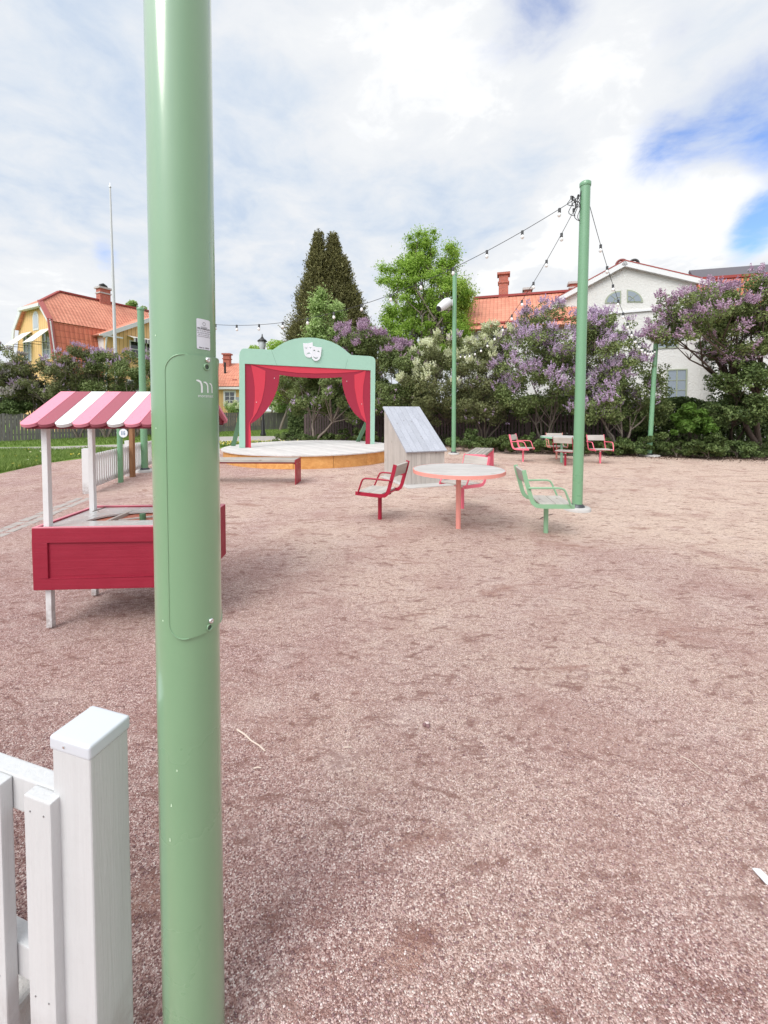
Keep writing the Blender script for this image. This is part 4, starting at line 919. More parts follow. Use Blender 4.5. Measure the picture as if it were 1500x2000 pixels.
# ---------------------------------------------------------------- litter on the gravel
def stick(label, pp, r, mat=STICK, z=0.005, name='stick', cat='stick'):
    pts = [G(x, y) + Vector((0, 0, z + 0.004 * (i % 2))) for i, (x, y) in enumerate(pp)]; b = MB(); b.tube(pts, [r * (1 - 0.4 * i / len(pts)) for i in range(len(pts))], 7)
    return tag(b.build(name, mat), label, cat)
stick('longest pale stick on the gravel, sloping beside the main mast', [(463, 1427), (478, 1438), (491, 1449), (505, 1459), (518, 1469)], 0.004)
stick('tiny white stick below the long pale stick', [(496, 1503), (503, 1502.5), (510, 1502)], 0.0035)
stick('thin pale straw on the open gravel nearest the lower edge', [(911, 1779), (916, 1790), (922, 1802)], 0.002)
stick('thin curved straw on the gravel beyond the wet patch', [(1328, 1478), (1346, 1488), (1364, 1501), (1384, 1516)], 0.0018)
stick('small white stick on the gravel above the wet patch', [(672, 1462), (679, 1463), (686, 1461.5)], 0.003)
stick('dark twig lying on the gravel behind the green swivel chair', [(1056, 1013), (1063, 1010.5), (1072, 1006.5), (1080, 1005)], 0.006, plain('brown_twig', (0.10, 0.07, 0.06), 0.8))
b = MB(); pp = [G(1469, 1706), G(1484, 1703), G(1512, 1726), G(1506, 1740), G(1494, 1733)]; z_ = [0.006, 0.03, 0.02, 0.012, 0.006]
b.plate([Vector((p.x, p.y, 0.012)) for p in pp], 0.004, n=(0, 0, 1)); o = b.build('paper_scrap', PAPER)
for v in o.data.vertices: v.co.z += 0.008 * math.sin(v.co.x * 40)
tag(o, 'crumpled white scrap of paper lying on the gravel', 'paper scrap')
for i, (x, y) in enumerate(((834, 1414), (829, 1417), (836, 1420))):
    b = MB(); b.lathe(G(x, y) + Vector((0, 0, 0.004)), [(0.002, -0.008), (0.009, -0.003), (0.010, 0.003), (0.004, 0.008)], 8); tag(b.build('pebble', PEB), 'reddish pebble in a small cluster of three on the open gravel', 'pebble', 'cluster of three pebbles')
# ---------------------------------------------------------------- board fences
A0 = D(-60, 802, 17.9); A1 = D(430, 802, 27.5); A2 = D(600, 802, 33.0)
def bfence(label, p0, p1, h, mat, gap=0.02, w=0.11, jit=0.03, group=None, side=1, zb=0.05):
    d = Vector((p1[0] - p0[0], p1[1] - p0[1], 0)); L = d.length; n = max(1, round(L / 2.2))
    return picket_run('board_fence', label, p0, p1, h, w, w + gap, 0.02, mat, [L * i / n for i in range(n + 1)], zb=zb, rail=(0.25, 0.8), post_h=h - 0.06, jit=jit, post_w=0.09, pick_side=side)
bfence('weathered grey board fence behind the lawn, in front of the yellow house', A0, A1, 1.31, FENCE_G)
bfence('weathered grey board fence behind the street lamp, seen through the stage arch', A1, A2, 1.31, FENCE_G)
B0, B1, B2 = Vector((-3.9, 20.2, 0)), Vector((6.0, 17.0, 0)), Vector((15.5, 14.3, 0))
bfence('dark brown board fence under the lilacs between the stage and the tall thin mast', B0, B1, 1.30, FENCE_B, 0.035, 0.10)
bfence('dark brown board fence under the lilacs behind the mint green table and by the hedge', B1, B2, 1.30, FENCE_B, 0.05, 0.10)

# ---------------------------------------------------------------- buildings
def frame_window(parent, c, ux, nrm, w, h, cols, rows, trim=None, glass=None, fw=0.09, name='window', mun=0.035):
    """window lying on a wall: c centre on the wall face, ux along the wall, nrm outwards"""
    ux = Vector(ux).normalized(); nrm = Vector(nrm).normalized(); uz = Vector((0, 0, 1)); c = Vector(c); trim = trim or WTRIM; glass = glass or GLASSD
    M0 = Matrix(((ux.x, nrm.x, 0, 0), (ux.y, nrm.y, 0, 0), (0, 0, 1, 0), (0, 0, 0, 1)))
    def bx(b, x, y, z, dx, dy, dz):
        b.box((0, 0, 0), (dx, dy, dz), M=Matrix.Translation(c + ux * x + nrm * y + uz * z) @ M0)
    b = MB()
    for s in (-1, 1): bx(b, s * (w / 2 + fw / 2), 0.02, 0, fw, 0.06, h + 2 * fw); bx(b, 0, 0.02, s * (h / 2 + fw / 2), w, 0.06, fw)
    for i in range(1, cols): bx(b, -w / 2 + w * i / cols, 0.018, 0, mun * (1.6 if cols == 2 else 1), 0.045, h)
    for j in range(1, rows): bx(b, 0, 0.018, -h / 2 + h * j / rows, w, 0.04, mun)
    wd = b.build(name, trim, parent); b = MB(); bx(b, 0, 0.008, 0, w, 0.008, h); b.build('pane', glass, wd); return wd

# yellow gambrel-roofed house
CA = R(62); hd = Vector((math.cos(CA), math.sin(CA), 0)); hg = Vector((-hd.y, hd.x, 0)); HCn = Vector((-22.1, 28.0, 0))
t = thing('yellow_house', 'large yellow board house with an orange tiled gambrel roof and awnings', 'house', tuple(HCn))
def H(x, y, z): return HCn + hd * x + hg * y + Vector((0, 0, z))
Wg, ze, zk, zr_ = 6.4, 4.5, 7.5, 10.3; yk = 0.65; yh = 1.85; zh_ = 8.86; LH = 10.6; ins = 1.5
b = MB(); b.plate([H(0, 0, 0), H(0, Wg, 0), H(0, Wg, ze), H(0, Wg - yk, zk), H(0, Wg - yh, zh_), H(0, yh, zh_), H(0, yk, zk), H(0, 0, ze)], 0.2, n=-hd); b.build('gable_wall', YELLOW, t)
b = MB(); b.plate([H(0.21, 0, 0), H(LH, 0, 0), H(LH, 0, ze), H(0.21, 0, ze)], 0.2, n=-hg); b.build('side_wall', YELLOW, t)
def rplate(par, pts, nrm, th=0.16, mat=TILE, name='roof', uax=None):
    b = MB(); b.plate(pts, th, n=nrm, uax=uax); return b.build(name, mat, par)
up = Vector((0, 0, 1))
def rn(a, c): # outward normal of a slope rising by c over run a towards +g
    return (-hg * c + up * a).normalized()
ov = 0.25
rplate(t, [H(-ov, -0.25, ze - 0.6), H(LH, -0.25, ze - 0.6), H(LH, yk - 0.05, zk + 0.1), H(-ov, yk - 0.05, zk + 0.1)], rn(yk + .2, zk - ze + .7), mat=TILE2, uax=tuple(hd), name='lower_roof')
rplate(t, [H(-ov, yk - 0.12, zk + 0.06), H(LH, yk - 0.12, zk + 0.06), H(LH, Wg / 2, zr_), H(ins, Wg / 2, zr_), H(-ov, yh - 0.1, zh_ + 0.13)], rn(Wg / 2 - yk + .12, zr_ - zk - .06), uax=tuple(hd), name='upper_roof')
rplate(t, [H(-ov - 0.1, yh - 0.2, zh_ + 0.02), H(ins, Wg / 2, zr_ + 0.01), H(-ov - 0.1, Wg - yh + 0.2, zh_ + 0.02)], (-hd * (zr_ - zh_) + up * (ins + ov)).normalized(), uax=tuple(hg), name='hip_roof')
rplate(t, [H(-ov, Wg - yk, zk), H(LH, Wg - yk, zk), H(LH, Wg / 2, zr_), H(ins, Wg / 2, zr_), H(-ov, Wg - yh, zh_)], (hg * (zr_ - zk) + up * (Wg / 2 - yk)).normalized(), uax=tuple(hd), name='rear_roof')
b = MB()
for sg in (1, -1):
    ym = lambda y: y if sg == 1 else Wg - y
    b.beam(H(-ov - 0.03, ym(-0.25), ze - 0.75), H(-ov - 0.03, ym(yk - 0.1), zk + 0.0), 0.06, 0.34, up=tuple(hg)); b.beam(H(-ov - 0.03, ym(yk - 0.1), zk), H(-ov - 0.03, ym(yh), zh_), 0.06, 0.34, up=tuple(hg))
b.beam(H(-ov - 0.03, yh - .2, zh_ - 0.1), H(-ov - 0.03, Wg - yh + .2, zh_ - 0.1), 0.3, 0.22); b.build('barge_boards', WTRIM, t)
b = MB(); b.beam(H(-ov - 0.02, -0.32, ze - 0.6), H(-ov - 0.02, yk - 0.16, zk + .12), 0.3, 0.08, up=tuple(-hg)); b.beam(H(-ov - .02, yk - .16, zk + .16), H(-ov - .02, yh - .1, zh_ + .2), .3, .08, up=tuple(-hg))
b.build('roof_edge_sheet', paint('dull_red_sheet', lin(176, 96, 90), 0.5, 0.08, 0), t)
b = MB(); b.beam(H(ins, Wg / 2, zr_ + 0.04), H(LH, Wg / 2, zr_ + 0.04), 0.28, 0.12); b.beam(H(ins, Wg / 2, zr_ + .03), H(-ov - .1, yh - .15, zh_ + .12), 0.2, 0.1); b.build('ridge', SHEET, t)
frame_window(t, H(-0.01, 1.62, 6.0), hg, -hd, 0.95, 1.75, 2, 3, glass=GLASSL); frame_window(t, H(-0.01, 4.4, 6.0), hg, -hd, 0.95, 1.75, 2, 3, glass=GLASSL)
frame_window(t, H(-0.01, 1.62, 2.4), hg, -hd, 0.95, 1.5, 2, 2, glass=GLASSL)
AW = paint('pale_awning_cloth', lin(222, 216, 206), 0.8, 0.05, 0)
for yc in (1.62, 4.4):
    b = MB(); b.plate([H(-0.05, yc - 0.75, 7.15), H(-0.05, yc + 0.75, 7.15), H(-1.1, yc + 0.75, 6.1), H(-1.1, yc - 0.75, 6.1)], 0.03, n=(-hd * 0.5 + up).normalized()); aw = b.build('awning', AW, t)
    b = MB()
    for s in (-0.68, 0.68): b.tube([H(-0.03, yc + s, 6.1), H(-1.08, yc + s, 6.1)], 0.02, 6)
    b.build('awning_arm', BLACKM, aw)
# arched attic window
fan = [(0.42 * math.cos(R(a)), 0.42 * math.sin(R(a)) + 0.35) for a in range(0, 181, 15)] + [(-0.42, -0.5), (0.42, -0.5)]
b = MB(); b.plate([H(-0.03, 3.1 + x * 1.0, 7.72 + z * 1.05) for x, z in fan], 0.03, n=-hd); aw = b.build('attic_window', WTRIM, t)
b = MB(); b.plate([H(-0.045, 3.1 + x * .72, 7.74 + z * 0.8) for x, z in fan], 0.01, n=-hd); b.build('pane', plain('pale_blue_pane', (0.45, 0.48, 0.52), 0.2), aw)
# cross gable on the long side
x0, xp, x1, yf = 2.3, 6.3, 10.3, -0.6; zc0, zcp = 7.0, 9.0
b = MB(); b.plate([H(x0 + .35, yf, 0), H(x1 - .35, yf, 0), H(x1 - .35, yf, zc0), H(xp, yf, zcp - .1), H(x0 + .35, yf, zc0)], 0.2, n=-hg); b.build('cross_gable_wall', YELLOW, t)
b = MB(); b.plate([H(x0 + .35, yf + .21, 0), H(x0 + .35, .6, 0), H(x0 + .35, .6, zc0), H(x0 + .35, yf + .21, zc0)], 0.2, n=-hd); b.build('cross_gable_side', WTRIM, t)
for sg in (-1, 1):
    xe = xp + sg * (xp - x0); rplate(t, [H(xe, yf - .3, zc0 - .02), H(xp, yf - .3, zcp + .05), H(xp, 2.0, zcp + .05), H(xe, 0.7, zc0 - .02)], (hd * sg * (zcp - zc0) + up * (xp - x0)).normalized(), uax=tuple(hg), name='cross_gable_roof', th=.12)
b = MB()
for sg in (-1, 1): xe = xp + sg * (xp - x0); b.beam(H(xe, yf - .33, zc0 - .16), H(xp, yf - .33, zcp - .1), 0.07, 0.3)
b.build('cross_gable_boards', WTRIM, t)
b = MB(); b.beam(H(x0 - .2, yf - .32, zc0 - .12), H(x0 + 1.4, yf - .32, zc0 - .12), .12, .1); b.tube([H(x0 + .3, yf - .3, zc0 - .1), H(x0 + .3, yf - .12, zc0 - .9), H(x0 + .3, yf - .12, 0)], 0.06, 8); b.build('gutter', WTRIM, t)
frame_window(t, H(5.7, yf - .01, 6.2), hd, -hg, 2.5, 1.15, 4, 2, mun=0.09); frame_window(t, H(4.6, yf - .01, 3.0), hd, -hg, 0.8, 1.5, 2, 2); frame_window(t, H(7.6, yf - .01, 3.0), hd, -hg, 0.8, 1.5, 2, 2)
ws = NT('striped_awning_cloth'); _u = ws.add('ShaderNodeSeparateXYZ', {0: ws.add('ShaderNodeTexCoord').outputs['UV']}); ws = ws.out(ws.mixc(ws.math('GREATER_THAN', ws.math('FRACT', ws.math('MULTIPLY', _u.outputs[0], 4.0)), 0.5), (0.62, 0.61, 0.6), (0.08, 0.07, 0.08)), 0.8, 0.2)
b = MB(); b.plate([H(4.2, yf - .9, 6.95), H(7.3, yf - .9, 6.95), H(7.3, yf - .9, 6.65), H(4.2, yf - .9, 6.65)], 0.02, n=-hg); b.build('awning_valance', ws, t)
b = MB(); b.plate([H(4.2, yf - .05, 7.2), H(7.3, yf - .05, 7.2), H(7.3, yf - .88, 6.96), H(4.2, yf - .88, 6.96)], 0.03, n=(-hg * .3 + up).normalized()); b.build('awning', AW, t)
def chimney(par, c, w, d, h, rz, cap=True, mat=None, cmat=None):
    b = MB(); b.box((c[0], c[1], c[2] + h / 2), (w, d, h), rz=rz); ch = b.build('chimney', mat or BRICK, par)
    b = MB(); b.box((c[0], c[1], c[2] + h - .02), (w + .22, d + .22, .14), rz=rz); b.box((c[0], c[1], c[2] + h * .72), (w + .12, d + .12, .1), rz=rz); b.build('chimney_cap', cmat or CONC, ch); return ch
c = H(4.6, Wg / 2, 9.8); ch = chimney(t, c, 0.78, 0.6, 1.55, CA)
b = MB(); b.tube([c + up * 1.55 - hd * .25, c + up * 1.75 - hd * .2, c + up * 1.85, c + up * 1.75 + hd * .2, c + up * 1.55 + hd * .25], 0.13, 10); b.build('chimney_cowl', BLACKM, ch)

# small yellow house with a window, seen between the stall and the stage arch
hy = Vector((-22.5, 38.5, 0)); t = thing('yellow_house', 'small yellow cottage with a red tiled roof and one white window beside the stage arch', 'house', tuple(hy))
S = lambda x, y, z: hy + Vector((x, y, z))
b = MB(); b.plate([S(0, 0, 0), S(11.0, 0, 0), S(11.0, 0, 3.6), S(0, 0, 3.6)], 0.2, n=(0, -1, 0)); b.build('wall', YELLOW, t)
rplate(t, [S(-.3, -.4, 3.72), S(11.2, -.4, 3.72), S(11.2, .7, 4.9), S(-.3, .7, 4.9)], (0, -1.2, 1.1), uax=(1, 0, 0), name='lower_roof'); rplate(t, [S(-.3, .65, 4.85), S(11.2, .65, 4.85), S(11.2, 3.6, 6.3), S(-.3, 3.6, 6.3)], (0, -1.4, 2.9), uax=(1, 0, 0), name='upper_roof')
b = MB(); b.box(S(5.4, -.35, 3.55), (11.4, .12, .22)); b.build('eave_board', WTRIM, t)
w0 = D(449, 777, 38.5); frame_window(t, (w0.x, 38.49, w0.z - .05), (1, 0, 0), (0, -1, 0), 0.86, 1.15, 2, 3, fw=0.16)
b = MB(); b.box((w0.x + .78, 38.35, w0.z - .3), (.38, .03, .72)); b.build('shutter', paint('grey_shutter', lin(150, 152, 160), .6), t)
c0 = D(444, 720, 41.5); chimney(t, (c0.x, 41.5, 5.4), .62, .6, 1.75, 0, cmat=BRICK); c0 = D(439.5, 722, 39.6); b = MB(); b.tube([(c0.x, 39.6, 5.0), (c0.x, 39.6, 6.1)], .1, 10); b.build('flue_pipe', BLACKM, t)
c0 = D(458, 746, 38.6); b = MB(); b.box((c0.x, 38.9, c0.z), (.42, .5, .5)); b.build('roof_hatch', SHEET, t)

# white plastered house with a gable and half-round windows
WO = Vector((13.7, 24.0, 0)); wd_ = Vector((0.915, -0.403, 0)); wn_ = Vector((0.403, 0.915, 0))
t = thing('white_house', 'white plastered house with two quarter-round gable windows behind the lilacs', 'house', tuple(WO))
Q = lambda s, y, z: WO + wd_ * s + wn_ * y + up * z
pw = lambda px, py: (lambda d: Vector((0, 0, EYE)) + d * ((WO - Vector((0, 0, EYE))).dot(wn_) / d.dot(wn_)))(ray(px, py))
apx = (pw(1219, 517) - WO).dot(wd_); zA = pw(1219, 517).z; sL = (pw(1078, 600) - WO).dot(wd_); zL = pw(1100, 584).z + (pw(1078, 600) - pw(1100, 584)).dot(wd_) * .45
sR = (pw(1452, 600) - WO).dot(wd_); kR = (zA - pw(1305, 537).z) / ((pw(1305, 537) - pw(1219, 517)).dot(wd_)); zR = zA - kR * (sR - apx); zL = zA - .47 * (apx - sL)
gp = [Q(sL, 0, 0), Q(sR, 0, 0), Q(sR, 0, zR), Q(apx, 0, zA), Q(sL + .4, 0, zL + .15), Q(sL + .08, 0, zL - .25), Q(sL, 0, zL - .6)]
b = MB(); b.plate(gp, 0.25, n=-wn_); b.build('gable_wall', PLASTER, t)
for sg, (sE, zE) in ((-1, (sL + .4, zL + .15)), (1, (sR + .1, zR - .04))):
    b = MB(); b.beam(Q(apx - sg * .1, -.14, zA + .02), Q(sE, -.14, zE), 0.3, 0.27); b.build('barge_board', WTRIM, t)
b = MB(); b.beam(Q(sL + .42, -.142, zL + .16), Q(sL - .1, -.142, zL - .6), .3, .26); b.build('barge_board', WTRIM, t)
for (sE, zE, s_) in ((sL + .3, zL + .3, -1), (sR + .2, zR + .1, 1)):
    b = MB(); b.plate([Q(apx, -.3, zA + .2), Q(sE, -.3, zE), Q(sE, 7, zE), Q(apx, 7, zA + .2)], .06, n=(wd_ * s_ * .45 + up)); b.build('gable_roof', SHEET, t)
zc_ = pw(1160, 615).z; b = MB(); b.beam(Q(sL + .9, -.06, zc_), Q(sR - .4, -.06, zc_), .1, .10); b.build('cornice', WTRIM, t)
def quad_arc(x0, y0, x1, y1, sg, n=10):   # quarter disc: x0,y0 inner foot, x1 outer end, y1 top
    return [(x0, y0)] + [(x0 + (x1 - x0) * math.cos(R(90 * i / n)), y0 + (y1 - y0) * math.sin(R(90 * i / n)) + (0 if True else 0)) for i in range(n + 1)]
for (x0, y0, x1, y1) in ((1213, 593, 1181, 568), (1224.5, 591, 1256, 566)):
    b = MB(); b.plate([pw(x, y) - wn_ * .03 for x, y in quad_arc(x0, y0, x1, y1, 1)], .03, n=-wn_); w_ = b.build('quarter_window', OTRIM, t)
    d_ = 1 if x1 > x0 else -1; xi, yi, xo, yt = x0 + d_ * 2.2, y0 - 2.4, x1 - d_ * 4.2, y1 + 3.0
    b = MB(); b.plate([pw(x, y) - wn_ * .045 for x, y in quad_arc(xi, yi, xo, yt, 1)], .014, n=-wn_); b.build('pane', GLASSL, w_)
    b = MB(); b.beam(pw(xi, yi) - wn_ * .05, pw(xi + (xo - xi) * .70, yi + (yt - yi) * .70) - wn_ * .05, .02, .04, up=tuple(wn_)); b.build('glazing_bar', OTRIM, w_)
    b = MB(); b.tube([pw(xi + (xo - xi) * .5 * math.cos(R(a)), yi + (yt - yi) * .5 * math.sin(R(a))) - wn_ * .05 for a in range(0, 91, 15)], .02, 6); b.build('glazing_bar', OTRIM, w_)
for (a, c_, cols, rows) in (((1305, 724), (1338, 781), 2, 3), ((1283, 655), (1322, 677), 2, 1)):
    p, q = pw(*a), pw(*c_); m = (p + q) / 2 - wn_ * .01; w_ = abs((q - p).dot(wd_)); h_ = abs(p.z - q.z); frame_window(t, m, wd_, -wn_, w_, h_, cols, rows, trim=OTRIM, glass=GLASSL, fw=.07)
RD = paint('red_curved_chimney_sheet', lin(120, 58, 54), .5, .1, 0)
for px_, wdt, mt in ((1214, .50, 0), (1238, .44, 1)):
    c = D(px_, 516, 25.2); b = MB(); b.box((c.x, 25.2, c.z - .45), (wdt, .5, .8), rz=-.4); ch = b.build('chimney', SHEET, t)
    b = MB(); x_ = Vector((math.cos(-.4), math.sin(-.4), 0)); b.tube([Vector((c.x, 25.2, c.z)) + x_ * (wdt * .55 * math.cos(R(a))) + up * (.26 * math.sin(R(a))) for a in range(0, 181, 20)], .075, 8); b.build('chimney_cowl', BLACKM if mt else RD, ch)
# orange roofed wing beside the gable
e0, e1 = D(884, 640, 25.0), D(1110, 640, 23.3); r0, r1 = D(924, 584.5, 28.6), D(1112, 570, 26.9)
zr0 = (r0.z + r1.z) / 2; r0.z = r1.z = zr0; e0.z = e1.z = (e0.z + e1.z) / 2
nrm = (r0 - e0).cross(r1 - e0); nrm = nrm if nrm.z > 0 else -nrm; e1 = e0 + (r1 - r0).normalized() * ((r1 - r0).length + 1.2)
t = thing('tile_roofed_house', 'house wing with an orange tiled roof and a tall brick chimney behind the white lilac', 'house', (e0.x, e0.y, 0))
rplate(t, [e0, e1, r1, r0], nrm, uax=tuple((r1 - r0).normalized()), name='roof', mat=TILE)
ed = (r1 - r0).normalized(); en = Vector((-ed.y, ed.x, 0)); b = MB(); w0_ = e0 + en * .4 + ed * .4; w0_.z = 0; w1_ = e1 + en * .4; w1_.z = 0; b.plate([w0_, w1_, w1_ + up * (e1.z - .1), w0_ + up * (e0.z - .1)], .2, n=-en); b.build('wall', PLASTER, t)
g0, g1, g2 = e0 + ed * .4 + en * .6, e0 + ed * .4 + en * 6.0, r0 + ed * .0; b = MB(); b.plate([Vector((g0.x, g0.y, 0)), Vector((g1.x, g1.y, 0)), Vector((g1.x, g1.y, e0.z)), Vector((g0.x, g0.y, e0.z))], .2, n=-ed); b.build('end_wall', PLASTER, t)
b = MB(); b.beam(r0 + up * .06, r1 + up * .06, .3, .14); b.beam(e0.lerp(r0, .12) + nrm.normalized() * .08, e1.lerp(r1, .12) + nrm.normalized() * .08, .12, .1); b.build('ridge', SHEET, t)
c = D(983, 600, 28.2); chimney(t, (c.x, 28.2, zr0 - .6), .62, .62, 2.15, -.28, cmat=BRICK)
c = D(1030, 600, 27.9); chimney(t, (c.x, 27.9, zr0 - .7), .42, .5, 1.15, -.28)
c = D(1119, 600, 26.6); chimney(t, (c.x, 26.6, zr0 - .7), .44, .5, 1.15, -.28)
# house with the dark roof at the edge of the picture
d0, d1 = D(1346, 528, 23.4), D(1580, 501, 22.0); d1.z = d0.z; ed = (d1 - d0).normalized(); en = Vector((ed.y, -ed.x, 0))
t = thing('tile_roofed_house', 'tall house with a dark roof above a bright orange tiled slope, behind the pink-flowered tree', 'house', (d0.x, d0.y, 0))
m0, m1 = d0 + en * .8 - up * .75, d1 + en * .8 - up * .75; l0, l1 = m0 + en * 2.6 - up * 3.0, m1 + en * 2.6 - up * 3.0
rplate(t, [m0, m1, d1, d0], en * .75 + up * .8, mat=SLATE, name='upper_roof', uax=tuple(ed)); rplate(t, [l0, l1, m1 - up * .05, m0 - up * .05], en * 3.0 + up * 2.6, mat=TILE2, name='lower_roof', uax=tuple(ed))
b = MB(); b.beam(m0 + en * .05, m1 + en * .05, .16, .14); b.build('roof_edge_sheet', SHEET, t)
b = MB(); q0, q1 = l0 - en * .4, l1 - en * .4; b.plate([Vector((q0.x, q0.y, 0)), Vector((q1.x, q1.y, 0)), Vector((q1.x, q1.y, l1.z)), Vector((q0.x, q0.y, l0.z))], .2, n=en); b.build('wall', PLASTER, t)
b = MB(); q = m0.lerp(m1, .62) + up * .2; b.tube([q, q + en * .3 + up * .15, q + en * .3 + ed * .5 + up * .15], .03, 6); b.build('roof_step', BLACKM, t)

# ---------------------------------------------------------------- vegetation
LILAC = leafmat('lilac_leaf', (0.09, 0.12, 0.04), (0.20, 0.26, 0.09), (0.40, 0.47, 0.20))
LILAC2 = leafmat('olive_lilac_leaf', (0.09, 0.10, 0.04), (0.20, 0.22, 0.09), (0.40, 0.43, 0.21))
PURPLE = leafmat('purple_lilac_flower', (0.34, 0.22, 0.34), (0.56, 0.42, 0.58), (0.80, 0.68, 0.84), 0.25, 0.7)
PURPLE2 = leafmat('faded_purple_flower', (0.26, 0.15, 0.22), (0.50, 0.34, 0.47), (0.76, 0.60, 0.71), 0.25, 0.7)
CREAM = leafmat('cream_lilac_flower', (0.50, 0.53, 0.28), (0.74, 0.77, 0.52), (0.90, 0.91, 0.76), 0.25, 0.7)
BLOSSOM = leafmat('white_blossom', (0.34, 0.30, 0.27), (0.52, 0.47, 0.44), (0.68, 0.64, 0.61), 0.25, 0.7)
LIME = leafmat('bright_spring_leaf', (0.16, 0.27, 0.03), (0.34, 0.52, 0.08), (0.56, 0.74, 0.20), 0.52)
SAP = leafmat('soft_green_leaf', (0.18, 0.27, 0.07), (0.38, 0.52, 0.18), (0.60, 0.72, 0.36), 0.5)
THUJA = leafmat('thuja_scale_leaf', (0.06, 0.058, 0.022), (0.165, 0.16, 0.06), (0.38, 0.36, 0.15), 0.3)
HEDGE = leafmat('hedge_leaf', (0.05, 0.08, 0.028), (0.12, 0.175, 0.055), (0.27, 0.35, 0.13), 0.3)
COVER = leafmat('ground_cover_leaf', (0.035, 0.055, 0.016), (0.09, 0.13, 0.036), (0.24, 0.31, 0.11), 0.3)
BARK = wood('grey_brown_bark', (0.30, 0.245, 0.20), (0.15, 0.12, 0.10), 2, grain=14, along=2.5, knots=False)
BARK_D = wood('dark_bark', (0.15, 0.11, 0.09), (0.07, 0.05, 0.04), 2, grain=14, along=2.5, knots=False)

def unit(n):
    v = rng.normal(0, 1, (n, 3)); return v / np.linalg.norm(v, axis=1, keepdims=True)
def clumps(envs, n, rmin, rmax, shell=(0.55, 0.98), zmin=None):
    """clump centres near the surface of the envelope ellipsoids (centre, radii)"""
    vol = np.array([e[1][0] * e[1][1] * e[1][2] for e in envs]) ** 0.7; w = vol / vol.sum(); out = []
    for e, k in zip(envs, np.maximum(1, (w * n).astype(int))):
        u = unit(k); r = rng.uniform(shell[0], shell[1], (k, 1)); c = np.array(e[0]) + u * r * np.array(e[1]); out.append(c)
    c = np.vstack(out); 
    if zmin is not None: c[:, 2] = np.maximum(c[:, 2], zmin + rng.uniform(0, 0.3, len(c)))
    return c, rng.uniform(rmin, rmax, len(c))
def leaf_cloud(c, r, n, size, centre, aspect=0.6, flat=0.8, tone=0.35, jitter=0.7, soft=False):
    n = int(n * 1.8)
    w = r ** 2; idx = rng.choice(len(c), n, p=w / w.sum()); u = unit(n); rad = r[idx, None] * (np.abs(rng.normal(0.55, 0.5, (n, 1))) if soft else 0.35 + 0.65 * rng.random((n, 1)) ** 0.5)
    P = c[idx] + u * rad * np.array([1, 1, flat]); Nn = u * 0.5 + (P - np.array(centre)) / (np.linalg.norm(P - np.array(centre), axis=1, keepdims=True) + 1e-6) * 0.5 + np.array([0, 0, 0.5])
    V, F = leaves(P, Nn, size, aspect, jitter); t = rng.random(len(c)) * tone
    rn_ = np.clip(t[idx] + rng.random(n) * (1 - tone), 0, 1); return V, F, np.repeat(rn_, 4)
def panicles(c, r, n, centre, L=0.17, per=26, fs=0.038, up_=0.55):
    n = int(n * 3.2); L = L * 1.12
    idx = rng.choice(len(c), n, p=r ** 2 / (r ** 2).sum()); u = unit(n); o = c[idx] - np.array(centre); o /= np.linalg.norm(o, axis=1, keepdims=True) + 1e-6
    d = u * 0.55 + o * 0.9 + np.array([0, 0, 0.35]); d /= np.linalg.norm(d, axis=1, keepdims=True); P0 = c[idx] + d * r[idx, None] * rng.uniform(0.85, 1.12, (n, 1)) * np.array([1, 1, .85])
    ax = d * 0.5 + np.array([0, 0, up_]) + rng.normal(0, 0.25, (n, 3)); ax /= np.linalg.norm(ax, axis=1, keepdims=True); Ls = L * rng.uniform(0.6, 1.25, (n, 1, 1))
    h = rng.random((n, per, 1)) ** 1.3; w = unit(n * per).reshape(n, per, 3); P = P0[:, None] + ax[:, None] * h * Ls + w * Ls * 0.27 * (1.05 - h)
    Nn = w + ax[:, None] * 0.2; V, F = leaves(P.reshape(-1, 3), Nn.reshape(-1, 3), fs, 0.9, 0.5, 0.1)
    tone = rng.random((n, 1)) * 0.5; rn_ = np.clip(tone + rng.random((n, per)) * 0.5, 0, 1).ravel(); return V, F, np.repeat(rn_, 4)
